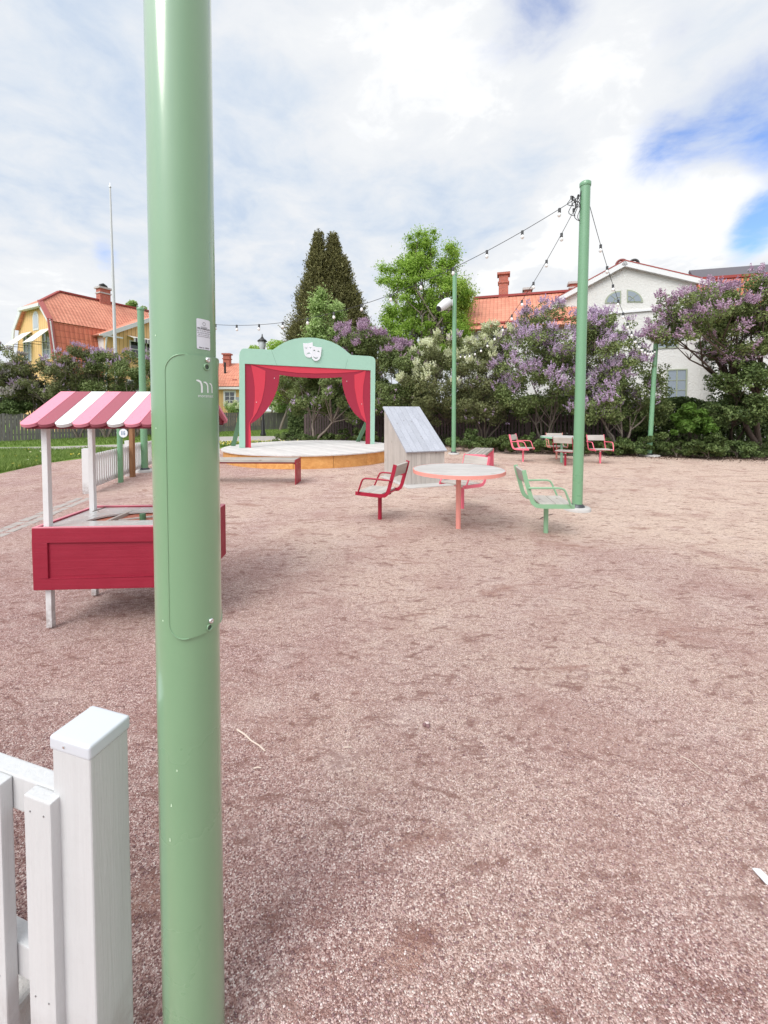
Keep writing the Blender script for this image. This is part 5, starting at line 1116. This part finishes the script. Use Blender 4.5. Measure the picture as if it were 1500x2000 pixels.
def branches(b, base, targets, r0, fork=0.35, nstems=3, lean=0.5, seed=0, wob=0.12, spread=None):
    rr = random.Random(seed); base = Vector(base); tg = [Vector(x) for x in targets]; cen = sum(tg, Vector()) / len(tg); stems = []
    for i in range(nstems):
        a = 2 * math.pi * i / nstems + rr.uniform(-.5, .5); sp = spread or lean; H_ = (cen.z - base.z) * fork * rr.uniform(.8, 1.2)
        top = base + Vector(((cen.x - base.x) * fork + math.cos(a) * sp * H_ * .7, (cen.y - base.y) * fork + math.sin(a) * sp * H_ * .5, H_)); pts = [base + Vector((math.cos(a), math.sin(a), 0)) * r0 * .6]
        for k in range(1, 6):
            p = base.lerp(top, k / 5); pts.append(p + Vector((rr.uniform(-1, 1), rr.uniform(-1, 1), 0)) * wob * H_ * .3)
        b.tube(pts, [r0 * (1 - .09 * k) for k in range(6)], 8, True); stems.append((pts[-1], r0 * .55))
    for i, q in enumerate(tg):
        s, rs_ = min(stems, key=lambda s: (s[0] - q).length * rr.uniform(.7, 1.3)); m1_ = s.lerp(q, .35) + Vector((rr.uniform(-1, 1), rr.uniform(-1, 1), rr.uniform(0, 1))) * wob * (q - s).length; m2_ = s.lerp(q, .7) + Vector((rr.uniform(-1, 1), rr.uniform(-1, 1), rr.uniform(-.3, .8))) * wob * (q - s).length
        b.tube([s, m1_, m2_, q], [rs_ * .8, rs_ * .55, rs_ * .35, rs_ * .12], 6, False)
        for k in range(3):
            e_ = m2_ + Vector((rr.uniform(-1, 1), rr.uniform(-1, 1), rr.uniform(-.2, 1))) * min(.35, .3 * (q - s).length); b.tube([m2_, m2_.lerp(e_, .5) + Vector((0, 0, .04)), e_], [rs_ * .28, rs_ * .2, rs_ * .06], 5, False)
def plant(name, label, cat, base, envs, ncl, rcl, nleaf, lsize, lmat, flowers=None, bark=None, r0=0.06, nst=3, nbr=16, group=None, aspect=.62, trunk=True, fork=.4, shell=(.55, .98), zmin=None, lean=.5, keep=None, tone=.4, seed=1, soft=False):
    t = thing(name, label, cat, tuple(base), 0, group); c, r = clumps(envs, ncl, rcl[0], rcl[1], shell, zmin); cen = np.mean([np.array(e[0]) for e in envs], 0) - np.array([0, 0, .3])
    V, F, rn_ = leaf_cloud(c, r, nleaf, lsize, cen, aspect, tone=tone, soft=soft); np_mesh('crown', V, F, rn_, lmat, t)
    for (n, mat_, L, sel) in (flowers or []):
        m = sel(c) if sel else np.ones(len(c), bool)
        if m.sum() == 0: continue
        V, F, rn_ = panicles(c[m], r[m], n, cen, L); o = np_mesh('blossoms', V, F, rn_, mat_, t); o['kind'] = 'stuff'
    if trunk:
        b = MB(); k = rng.choice(len(c), min(nbr, len(c)), replace=False); branches(b, base, [tuple(x) for x in c[k]], r0, fork, nst, lean, seed); b.build('trunk', bark or BARK, t)
    return t
def E(px, py, Y, rx, rz, ry=None):
    """ellipsoid envelope around the point seen at px, py, at depth Y; rx and rz in photograph pixels"""
    p = D(px, py, Y); return (tuple(p), (rx * Y / FPX, ry if ry else rx * Y / FPX * .9, rz * Y / FPX))
top = lambda z: (lambda c: c[:, 2] > z)

plant('lilac_bush', 'lilac with pale bare twisting stems seen through the stage arch, few flowers', 'lilac', G(612, 868), [E(655, 745, 17.6, 78, 62, 1.5), E(690, 700, 17.9, 55, 45, 1.4), E(572, 740, 18.0, 42, 34, .9), E(600, 790, 17.8, 40, 26, .8), E(705, 790, 17.6, 36, 36, 1.0)], 110, (.22, .42), 17000, .085, LILAC,
      [(60, PURPLE, .15, None)], r0=.07, nst=2, nbr=20, seed=4, lean=.7, fork=.4)
plant('lilac_bush', 'lilac crowned with many pink-purple flowers rising above the stage arch', 'lilac', G(770, 866), [E(720, 690, 17.4, 62, 44, 1.4), E(775, 735, 17.2, 52, 60, 1.4), E(805, 700, 17.2, 32, 34, 1.1), E(700, 655, 17.5, 34, 26, .9), E(770, 785, 17.2, 56, 30, 1.2)], 100, (.22, .40), 15000, .085, LILAC,
      [(330, PURPLE2, .22, top(3.7)), (60, PURPLE2, .18, None)], r0=.07, seed=5)
plant('lilac_bush', 'lilac with cream-white flowers beside the top of the wooden hut', 'lilac', G(868, 862), [E(850, 735, 16.4, 58, 62, 1.4), E(870, 690, 16.6, 44, 38, 1.1), E(815, 770, 16.2, 34, 42, 1.0), E(925, 700, 16.2, 48, 46, 1.2), E(860, 800, 16.2, 60, 30, 1.0)], 150, (.18, .36), 13500, .07, LILAC2,
      [(420, CREAM, .18, lambda c: (c[:, 2] > 2.4)), (22, PURPLE, .17, lambda c: (c[:, 2] > 4.0) & (c[:, 0] > 2.3))], r0=.04, nst=5, nbr=60, seed=6, lean=.9)
plant('lilac_bush', 'twiggy olive lilac with cream-white flowers between the thin mast and the purple lilac', 'lilac', G(945, 872), [E(940, 730, 15.8, 52, 62, 1.3), E(965, 665, 16.0, 42, 34, 1.0), E(915, 780, 15.6, 38, 34, .9), E(950, 800, 15.6, 54, 30, .9)], 130, (.16, .34), 11000, .065, LILAC2,
      [(260, CREAM, .17, top(3.1)), (20, PURPLE, .15, None)], r0=.045, nst=5, nbr=60, seed=8, lean=.9)
plant('lilac_bush', 'biggest deep purple lilac behind the mint green table', 'lilac', G(1060, 876), [E(1040, 705, 15.0, 76, 66, 1.5), E(1048, 628, 15.3, 40, 42, 1.0), E(1110, 670, 14.8, 72, 72, 1.4), E(1010, 770, 14.8, 44, 34, 1.0), E(1060, 795, 15.0, 70, 30, 1.1), E(1092, 735, 14.7, 56, 60, 1.1)], 200, (.2, .38), 15000, .075, LILAC,
      [(560, PURPLE, .20, top(2.2))], r0=.05, nst=4, seed=9, nbr=16, fork=.3)
plant('lilac_bush', 'purple lilac with grey forked stems standing between the two masts', 'lilac', G(1212, 884), [E(1180, 705, 14.3, 64, 70, 1.4), E(1235, 735, 14.2, 54, 62, 1.2), E(1185, 655, 14.4, 60, 44, 1.1), E(1150, 780, 14.0, 46, 40, 1.1), E(1275, 780, 14.4, 26, 44, .9), E(1170, 800, 14.5, 60, 28, .9), E(1250, 815, 14.6, 46, 26, .7)], 190, (.18, .36), 15500, .075, LILAC,
      [(420, PURPLE, .19, lambda c: (c[:, 0] < 8.9) & (c[:, 2] > 1.5))], r0=.055, nst=4, seed=10, nbr=16, lean=.9, fork=.3)
plant('lilac_tree', 'spreading pink-flowered lilac tree with a dark crooked trunk at the hedge', 'lilac', G(1478, 884), [E(1365, 612, 12.6, 88, 44, 1.2), E(1430, 592, 12.8, 76, 40, 1.2), E(1495, 605, 12.6, 58, 66, 1.3), E(1325, 642, 12.4, 50, 26, .9), E(1450, 660, 12.9, 76, 50, 1.2)], 190, (.16, .34), 19000, .07, LILAC,
      [(640, PURPLE2, .19, top(2.9))], bark=BARK_D, r0=.10, nst=2, nbr=34, seed=11, lean=.3, fork=.42)
plant('lilac_bush', 'flowerless dark green bush under the spreading pink-flowered tree', 'bush', G(1430, 880), [E(1425, 735, 13.0, 50, 34, 1.0), E(1480, 770, 12.9, 44, 56, 1.0), E(1435, 800, 13.2, 50, 40, .9)], 80, (.16, .32), 6500, .08, HEDGE, bark=BARK_D, r0=.05, seed=12)
plant('young_tree', 'soft green young tree in front of the dark conifer', 'tree', G(640, 850), [E(640, 610, 20, 34, 38, .9), E(632, 650, 20, 40, 36, 1.0), E(655, 700, 20, 30, 40, .9)], 45, (.25, .42), 6000, .13, SAP, r0=.1, nst=1, seed=13, soft=True)
# conifer: sprays set out along two cones
def conifer(label, base, axes, n, mat):
    t = thing('conifer', label, 'tree', tuple(base)); V_, F_, R_ = [], [], []; o = 0
    for (cx_, cy_, z0_, z1_, rb) in axes:
        k = int(n * (.22 if rb > 1.5 else .05)); h = rng.random(k) ** 1.25; z = z0_ + (z1_ - z0_) * h; rad = rb * (1 - h) ** 0.92 * rng.uniform(.60, 1.08, k) * (1 + .16 * np.sin(z * 3.1 + cx_)); a = rng.uniform(0, 2 * np.pi, k)
        rad = np.where(rng.random(k) < .07, rad * 1.22, rad); C = np.stack([cx_ + rad * np.cos(a), cy_ + rad * np.sin(a), z], 1); dr = np.stack([np.cos(a) * .75, np.sin(a) * .75, np.full(k, .75)], 1) + rng.normal(0, .22, (k, 3)); dr /= np.linalg.norm(dr, axis=1, keepdims=True)
        per = 18; s = rng.random((k, per, 1)); L = (.75 * (1.1 - h) * rng.uniform(.6, 1.5, k))[:, None, None] + .26; P = C[:, None] + dr[:, None] * s * L + rng.normal(0, .055, (k, per, 3)) * (1.2 - s)
        V, F = leaves(P.reshape(-1, 3), (dr[:, None] * .2 + rng.normal(0, 1, (k, per, 3))).reshape(-1, 3), .11, .38, .3); tone = rng.random((k, 1)) * .5
        V_.append(V); F_.append(F + o); o += len(V); R_.append(np.repeat(np.clip(tone + rng.random((k, per)) * .35 + s[:, :, 0] * .15, 0, 1).ravel(), 4))
    np_mesh('crown', np.vstack(V_), np.vstack(F_), np.concatenate(R_), mat, t)
    b = MB()
    for (cx_, cy_, z0_, z1_, rb) in axes[:2]: b.tube([(cx_, cy_, 0), (cx_, cy_, z1_ - .5)], [.22, .03], 8)
    b.build('trunk', BARK_D, t); return t
ca, cb = D(621, 470, 24), D(652, 472, 24.4); zb_ = 2.2
conifer('dark olive-brown conifer with two pointed tops behind the stage arch', (ca.x, 24, 0), [(ca.x, 24.0, zb_, ca.z - .1, 1.95), (cb.x, 24.4, zb_, cb.z - .05, 2.6), ((ca.x + cb.x) / 2 + .1, 24.2, zb_, 9.8, 2.75), (ca.x - .9, 24.3, 1.8, 7.0, 1.2), (ca.x + .05, 24.0, 7.0, ca.z + .35, .55), (cb.x - .05, 24.4, 7.0, cb.z + .3, .6), (cb.x + .55, 24.2, 6.0, 10.3, .7), (cb.x + 1.1, 24.0, 4.5, 8.6, .8), (ca.x - .5, 24.0, 5.0, 9.2, .7), (cb.x + 1.7, 24.1, 3.0, 6.9, .8), (ca.x - 1.2, 23.9, 3.0, 6.3, .8)], 17000, THUJA)
plant('deciduous_tree', 'tall bright green broadleaf tree beside the loudspeaker mast', 'tree', (D(830, 800, 26).x, 26, 0), [E(822, 500, 26, 40, 48, 1.8), E(875, 510, 26.4, 26, 34, 1.2), E(780, 545, 26, 50, 36, 1.8), E(840, 580, 26, 74, 50, 2.4), E(905, 590, 26.6, 34, 26, 1.3), E(770, 640, 25.6, 46, 40, 2.0), E(870, 645, 26, 66, 50, 2.4), E(820, 690, 25.4, 84, 34, 2.2)], 420, (.22, .58), 56000, .118, LIME,
      r0=.26, nst=2, nbr=70, seed=14, shell=(.45, 1.02), lean=.25, fork=.42, soft=True)
plant('small_tree', 'far grey-green treetop rising behind the ridge of the yellow house', 'tree', (D(262, 800, 48).x, 48, 0), [E(268, 598, 48, 16, 8, 1.0), E(258, 610, 48, 20, 12, 1.0)], 16, (.3, .6), 1500, .22, SAP, r0=.15, nst=1, nbr=8, seed=15)
# shrubs behind the grey fence, at the yellow house
LB = [('white-blossoming bush at the picture edge behind the grey board fence', [E(5, 730, 20, 34, 56, 1.4), E(40, 770, 20, 24, 30, 1.0)], 8000, LILAC2, [(520, BLOSSOM, .10, None)]),
      ('loose lilac with scattered purple flowers below the awning windows', [E(85, 745, 20.5, 40, 42, 1.2), E(60, 770, 20.5, 30, 30, 1.0), E(110, 715, 20.8, 22, 22, .8)], 6800, LILAC2, [(60, PURPLE, .16, None)]),
      ('lilac bush with a purple-tipped top before the corner of the yellow house', [E(150, 720, 21, 40, 40, 1.2), E(130, 765, 21, 34, 34, 1.0)], 7200, LILAC2, [(60, PURPLE, .16, top(3.3))]),
      ('arching lilac bush before the long side of the yellow house', [E(205, 715, 21.5, 34, 30, 1.1), E(200, 760, 21.5, 36, 30, 1.1)], 5600, LILAC, [(34, PURPLE, .16, top(3.4))]),
      ('dense green bush beside the mast of the low fence', [E(262, 725, 22, 34, 46, 1.3), E(250, 770, 22, 34, 34, 1.1), E(292, 745, 22, 26, 50, 1.0)], 7600, LILAC, [(20, PURPLE, .16, top(3.6))])]
for i, (lab, envs, nl, lm_, fl) in enumerate(LB):
    c_ = envs[0][0]; plant('lilac_bush', lab, 'lilac' if i else 'bush', (c_[0], c_[1], 0), envs, 60, (.22, .42), nl, .09, lm_, fl, r0=.06, nst=4, nbr=34, seed=20 + i, lean=.8)
plant('hedge_bush', 'low leafy dark green bush showing over the grey fence beside the stall roof', 'bush', (D(18, 800, 19.4).x, 19.4, 0), [E(15, 797, 19.4, 44, 16, .6)], 26, (.2, .32), 3400, .09, HEDGE, r0=.04, seed=30, nbr=6)
plant('flowering_shrub', 'white-flowered shrub beneath the cottage window', 'bush', (D(462, 800, 30).x, 30, 0), [E(460, 797, 30, 15, 10, .7)], 14, (.22, .36), 1400, .11, SAP, [(60, CREAM, .16, None)], r0=.03, seed=31, nbr=6)
plant('flowering_shrub', 'white-flowered shrub above the grey fence, seen inside the stage arch', 'bush', (D(562, 800, 31).x, 31, 0), [E(556, 796, 31, 42, 12, .8), E(575, 786, 31, 24, 10, .7)], 26, (.25, .4), 3000, .12, SAP, [(110, CREAM, .18, None)], r0=.03, seed=32, nbr=6)
for px_, py_, Y, rx, rz, lab in ((520, 676, 34, 34, 14, 'light green treetop beside the street lamp head'), (545, 672, 30, 20, 12, 'small sprig of treetop showing above the arch shoulder')):
    plant('garden_tree', lab, 'tree', (D(px_, 800, Y).x, Y, 0), [E(px_, py_ + 8, Y, rx, rz, 1.2), E(px_, py_ + 60, Y, rx * 1.2, 50, 1.4)], 40, (.35, .6), 4200, .15, LIME, r0=.12, nst=1, seed=33)
# low shrubs in the bed
low = [(575, 852, 17.0, 46, 16, 'olive low shrub behind the stage deck, near the street lamp'), (655, 853, 17.6, 44, 17, 'dark low shrub behind the middle of the stage'), (715, 850, 16.6, 34, 20, 'low shrub beside the foot of the arch brace'),
       (905, 858, 14.6, 36, 15, 'low shrub behind the pink bench'), (955, 856, 14.4, 34, 17, 'low shrub beneath the olive lilac stems'), (1010, 862, 13.8, 34, 16, 'low green shrub behind the lone pink chair'),
       (1060, 858, 13.8, 34, 20, 'low green shrub before the fence at the mint green table'), (1120, 868, 13.2, 30, 16, 'low shrub hidden partly by the mast next to the mint green table'), (1205, 872, 13.2, 38, 16, 'low shrub at the forked grey lilac stems'),
       (1245, 868, 13.0, 30, 15, 'low shrub at the foot of the leaning mast'), (1322, 876, 12.8, 36, 17, 'low shrub in front of the gap in the fence'), (1385, 884, 12.2, 36, 14, 'spreading low shrub at the gravel edge near the hedge'), (1440, 872, 12.6, 40, 20, 'low shrub at the trunk of the spreading tree'), (780, 856, 15.6, 30, 14, 'low shrub beside the roof of the wooden hut')]
for i, (px_, py_, Y, rx, rz, lab) in enumerate(low):
    p = D(px_, py_, Y); rz_m = max(.2, p.z) ; plant('low_shrub', lab, 'shrub', (p.x, Y, 0), [((p.x, Y, .24), (rx * Y / FPX, .5, .22)), ((p.x + (.35 if i % 2 else -.3), Y + .2, .36 + .08 * (i % 4)), (rx * Y / FPX * .35, .35, .2)), ((p.x + (-.4 if i % 2 else .3), Y + .1, .30 + .07 * (i % 3)), (rx * Y / FPX * .3, .3, .16))], 44, (.06, .15), 2900, .062, COVER if i % 3 else HEDGE, r0=.012, nst=4, nbr=14, seed=40 + i, zmin=.08)
plant('young_shrub', 'fresh light green shrub growing through the gap in the fence', 'shrub', G(1352, 880), [E(1348, 810, 13.3, 26, 22, .5), E(1372, 832, 13.2, 16, 12, .4), E(1330, 838, 13.4, 14, 12, .3)], 26, (.10, .2), 1900, .12, leafmat('fresh_leaf', (.08, .15, .02), (.15, .27, .05), (.26, .40, .10), .4), r0=.02, nst=4, nbr=16, seed=60)
# clipped hedge behind the fence
t = thing('hedge', 'dark clipped hedge along the fence below the white house', 'hedge', tuple(G(1430, 870)))
n = 60000; hx = rng.uniform(9.6, 17.5, n); hy_ = 15.9 - (hx - 9.6) * .28 + rng.uniform(-.55, .35, n); hz = rng.random(n) ** .6 * 1.75 + .12 * np.sin(hx * 3) - .05; f_ = rng.random(n) < .35; hz[f_] = 1.62 + .12 * np.sin(hx[f_] * 3) + rng.random(f_.sum()) * .22
V, F = leaves(np.stack([hx, hy_, hz], 1), np.tile([0.1, -.7, .5], (n, 1)), .085, .62, .7); np_mesh('crown', V, F, np.repeat(np.clip(rng.random(n) * .8 + .1 * np.sin(hx * 5), 0, 1), 4), HEDGE, t)
b = MB()
for i in range(26):
    x = 9.8 + i * .3; y = 15.9 - (x - 9.6) * .28; b.tube([(x, y, 0), (x + random.uniform(-.1, .1), y, .8), (x + random.uniform(-.2, .2), y + random.uniform(-.2, .2), 1.5)], [.025, .018, .006], 5)
b.build('stems', BARK_D, t)

t = thing('hedge', 'dark unclipped hedge growing behind the brown fence under the lilacs', 'hedge', (1.0, 19.8, 0))
n = 110000; hx = rng.uniform(-5.0, 10.6, n); hy_ = np.interp(hx, [-5, 6, 15.5], [21.2, 17.7, 15.0]) + rng.uniform(0, 1.0, n); hz = rng.random(n) * (2.3 + .35 * np.sin(hx * 1.7) + .2 * np.sin(hx * 4.1))
V, F = leaves(np.stack([hx, hy_, hz], 1), np.tile([0.0, -.7, .5], (n, 1)), .10, .62, .7); np_mesh('crown', V, F, np.repeat(np.clip(rng.random(n) * .8, 0, 1), 4), HEDGE, t)
b = MB()
for i in range(50):
    x = -4.8 + i * .3; y = np.interp(x, [-5, 6, 15.5], [21.7, 18.2, 15.5]); b.tube([(x, y, 0), (x + random.uniform(-.1, .1), y, 1), (x + random.uniform(-.3, .3), y + random.uniform(-.2, .2), 2.1)], [.03, .02, .006], 5)
b.build('stems', BARK_D, t)

# ground cover, grass, fallen leaves and dandelions
def lerp_edge(px):
    xs = [455, 520, 640, 760, 880, 1000, 1130, 1290, 1500, 1600]; ys = [871, 869, 868, 868, 873, 881, 886, 893, 899, 902]; return np.interp(px, xs, ys)
n = 34000; px_ = rng.uniform(745, 1560, n); Pn = []
ey = lerp_edge(px_) - 2.0; Ye = 1160 / (ey - 802); Y = Ye + .15 + rng.random(n) ** 1.2 * 2.0; X = (px_ - 750) / 800 * Y; dens = .5 + .5 * np.sin(X * 2.3 + 1.3) * np.sin(Y * 3.1 + X); keep = rng.random(n) < (.25 + .75 * dens) * np.clip((Y - Ye) / .5, .12, 1); X, Y, dens, Ye = X[keep], Y[keep], dens[keep], Ye[keep]
n = len(X); Z = rng.random(n) * (.10 + .34 * dens * np.clip((Y - Ye) / .8, .1, 1)); V, F = leaves(np.stack([X, Y, Z], 1), np.tile([0, -.2, .8], (n, 1)), .06, .6, .6)
o = np_mesh('ground_cover', V, F, np.repeat(rng.random(n), 4), COVER); tag(o, 'leafy green ground cover along the edge of the gravel', 'ground cover', kind='stuff')
n = 5200; px_ = rng.uniform(745, 1560, n); Ye = 1160 / (lerp_edge(px_) - 802); Y = Ye + rng.normal(.05, .35, n); X = (px_ - 750) / 800 * Y; LEAFD = leafmat('dry_leaf', (.06, .035, .025), (.16, .10, .07), (.42, .33, .27), .1, .8)
V, F = leaves(np.stack([X, Y, rng.random(n) * .02 + .008], 1), np.tile([0, 0, 1.0], (n, 1)), .045, .6, .35, .1); o = np_mesh('fallen_leaves', V, F, np.repeat(rng.random(n) ** 1.6, 4), LEAFD); tag(o, 'dry fallen leaves and bark bits along the edge of the bed', 'fallen leaves', kind='stuff')
GRASS = leafmat('grass_blade', (.10, .17, .03), (.21, .31, .07), (.38, .48, .16), .4)
def blades(X, Y, Hh, name, label, wd=.012):
    n = len(X); a = rng.uniform(0, 6.28, n); ln = rng.normal(0, .35, (n, 2)) * Hh[:, None]; w = wd * rng.uniform(.6, 1.3, n); V = np.zeros((n, 3, 3))
    V[:, 0] = np.stack([X - np.cos(a) * w, Y - np.sin(a) * w, np.zeros(n)], 1); V[:, 1] = np.stack([X + np.cos(a) * w, Y + np.sin(a) * w, np.zeros(n)], 1); V[:, 2] = np.stack([X + ln[:, 0], Y + ln[:, 1], Hh], 1)
    o = np_mesh(name, V.reshape(-1, 3), np.arange(n * 3).reshape(n, 3), np.repeat(rng.random(n), 3), GRASS, nper=3); return tag(o, label, 'grass', kind='stuff')
def inpoly(x, y, poly):
    c = np.zeros(len(x), bool); j = len(poly) - 1
    for i in range(len(poly)):
        xi, yi = poly[i][0], poly[i][1]; xj, yj = poly[j][0], poly[j][1]; m = ((yi > y) != (yj > y)) & (x < (xj - xi) * (y - yi) / (yj - yi + 1e-12) + xi); c ^= m; j = i
    return c
def sample(poly, n):
    xs = [p[0] for p in poly]; ys = [p[1] for p in poly]; X = rng.uniform(min(xs), max(xs), n); Y = rng.uniform(min(ys), max(ys), n); m = inpoly(X, Y, poly); return X[m], Y[m]
g1_ = gl((-40, 932), (0, 923), (60, 911), (100, 903), (158, 893), (240, 884), (280, 871), (235, 877), (110, 880.5), (0, 882), (-60, 884)); X, Y = sample(g1_, 90000); Hh = (.05 + .13 * rng.random(len(X)) ** 1.5) * (1 + .5 * np.sin(X * 2.1) * np.sin(Y * 1.7)); blades(X, Y, Hh, 'grass', 'ragged green grass between the gravel and the grey path', .010)
A0_, A1_, A2_ = A0, A1, A2
g2_ = [(p.x, p.y) for p in gl((-60, 873), (0, 872.5), (110, 871), (235, 867), (330, 856), (440, 852), (600, 850))] + [(A2.x, A2.y), (A1.x, A1.y), (A0.x, A0.y)]; X, Y = sample(g2_, 60000); blades(X, Y, .05 + .08 * rng.random(len(X)), 'grass', 'grass strip between the grey path and the board fence', .016)
g3_ = [(p.x, p.y) for p in gl((330, 869), (440, 864), (545, 863), (600, 859), (640, 862), (640, 867), (520, 869), (440, 872), (400, 876))]; X, Y = sample(g3_, 60000); blades(X, Y, .04 + .06 * rng.random(len(X)), 'grass', 'grass with white and yellow flowers behind the stage', .012)
DAN = leafmat('dandelion_petal', (.62, .50, .05), (.75, .66, .16), (.85, .84, .70), .1, .8)
for poly, cnt, lab in ((g3_, 260, 'small yellow and white flowers in the grass behind the stage'), (g1_, 70, 'few tiny pale flowers in the ragged grass by the gravel')):
    X, Y = sample(poly, cnt * 3); k = min(cnt, len(X)); X, Y = X[:k], Y[:k]; P = np.repeat(np.stack([X, Y, .07 + .05 * rng.random(k)], 1), 4, 0) + rng.normal(0, .012, (k * 4, 3)); V, F = leaves(P, np.tile([0, -.3, .9], (k * 4, 1)), .045, .9, .4); o = np_mesh('wild_flowers', V, F, np.repeat(np.repeat(rng.random(k), 4), 4), DAN); tag(o, lab, 'wild flowers', kind='stuff')
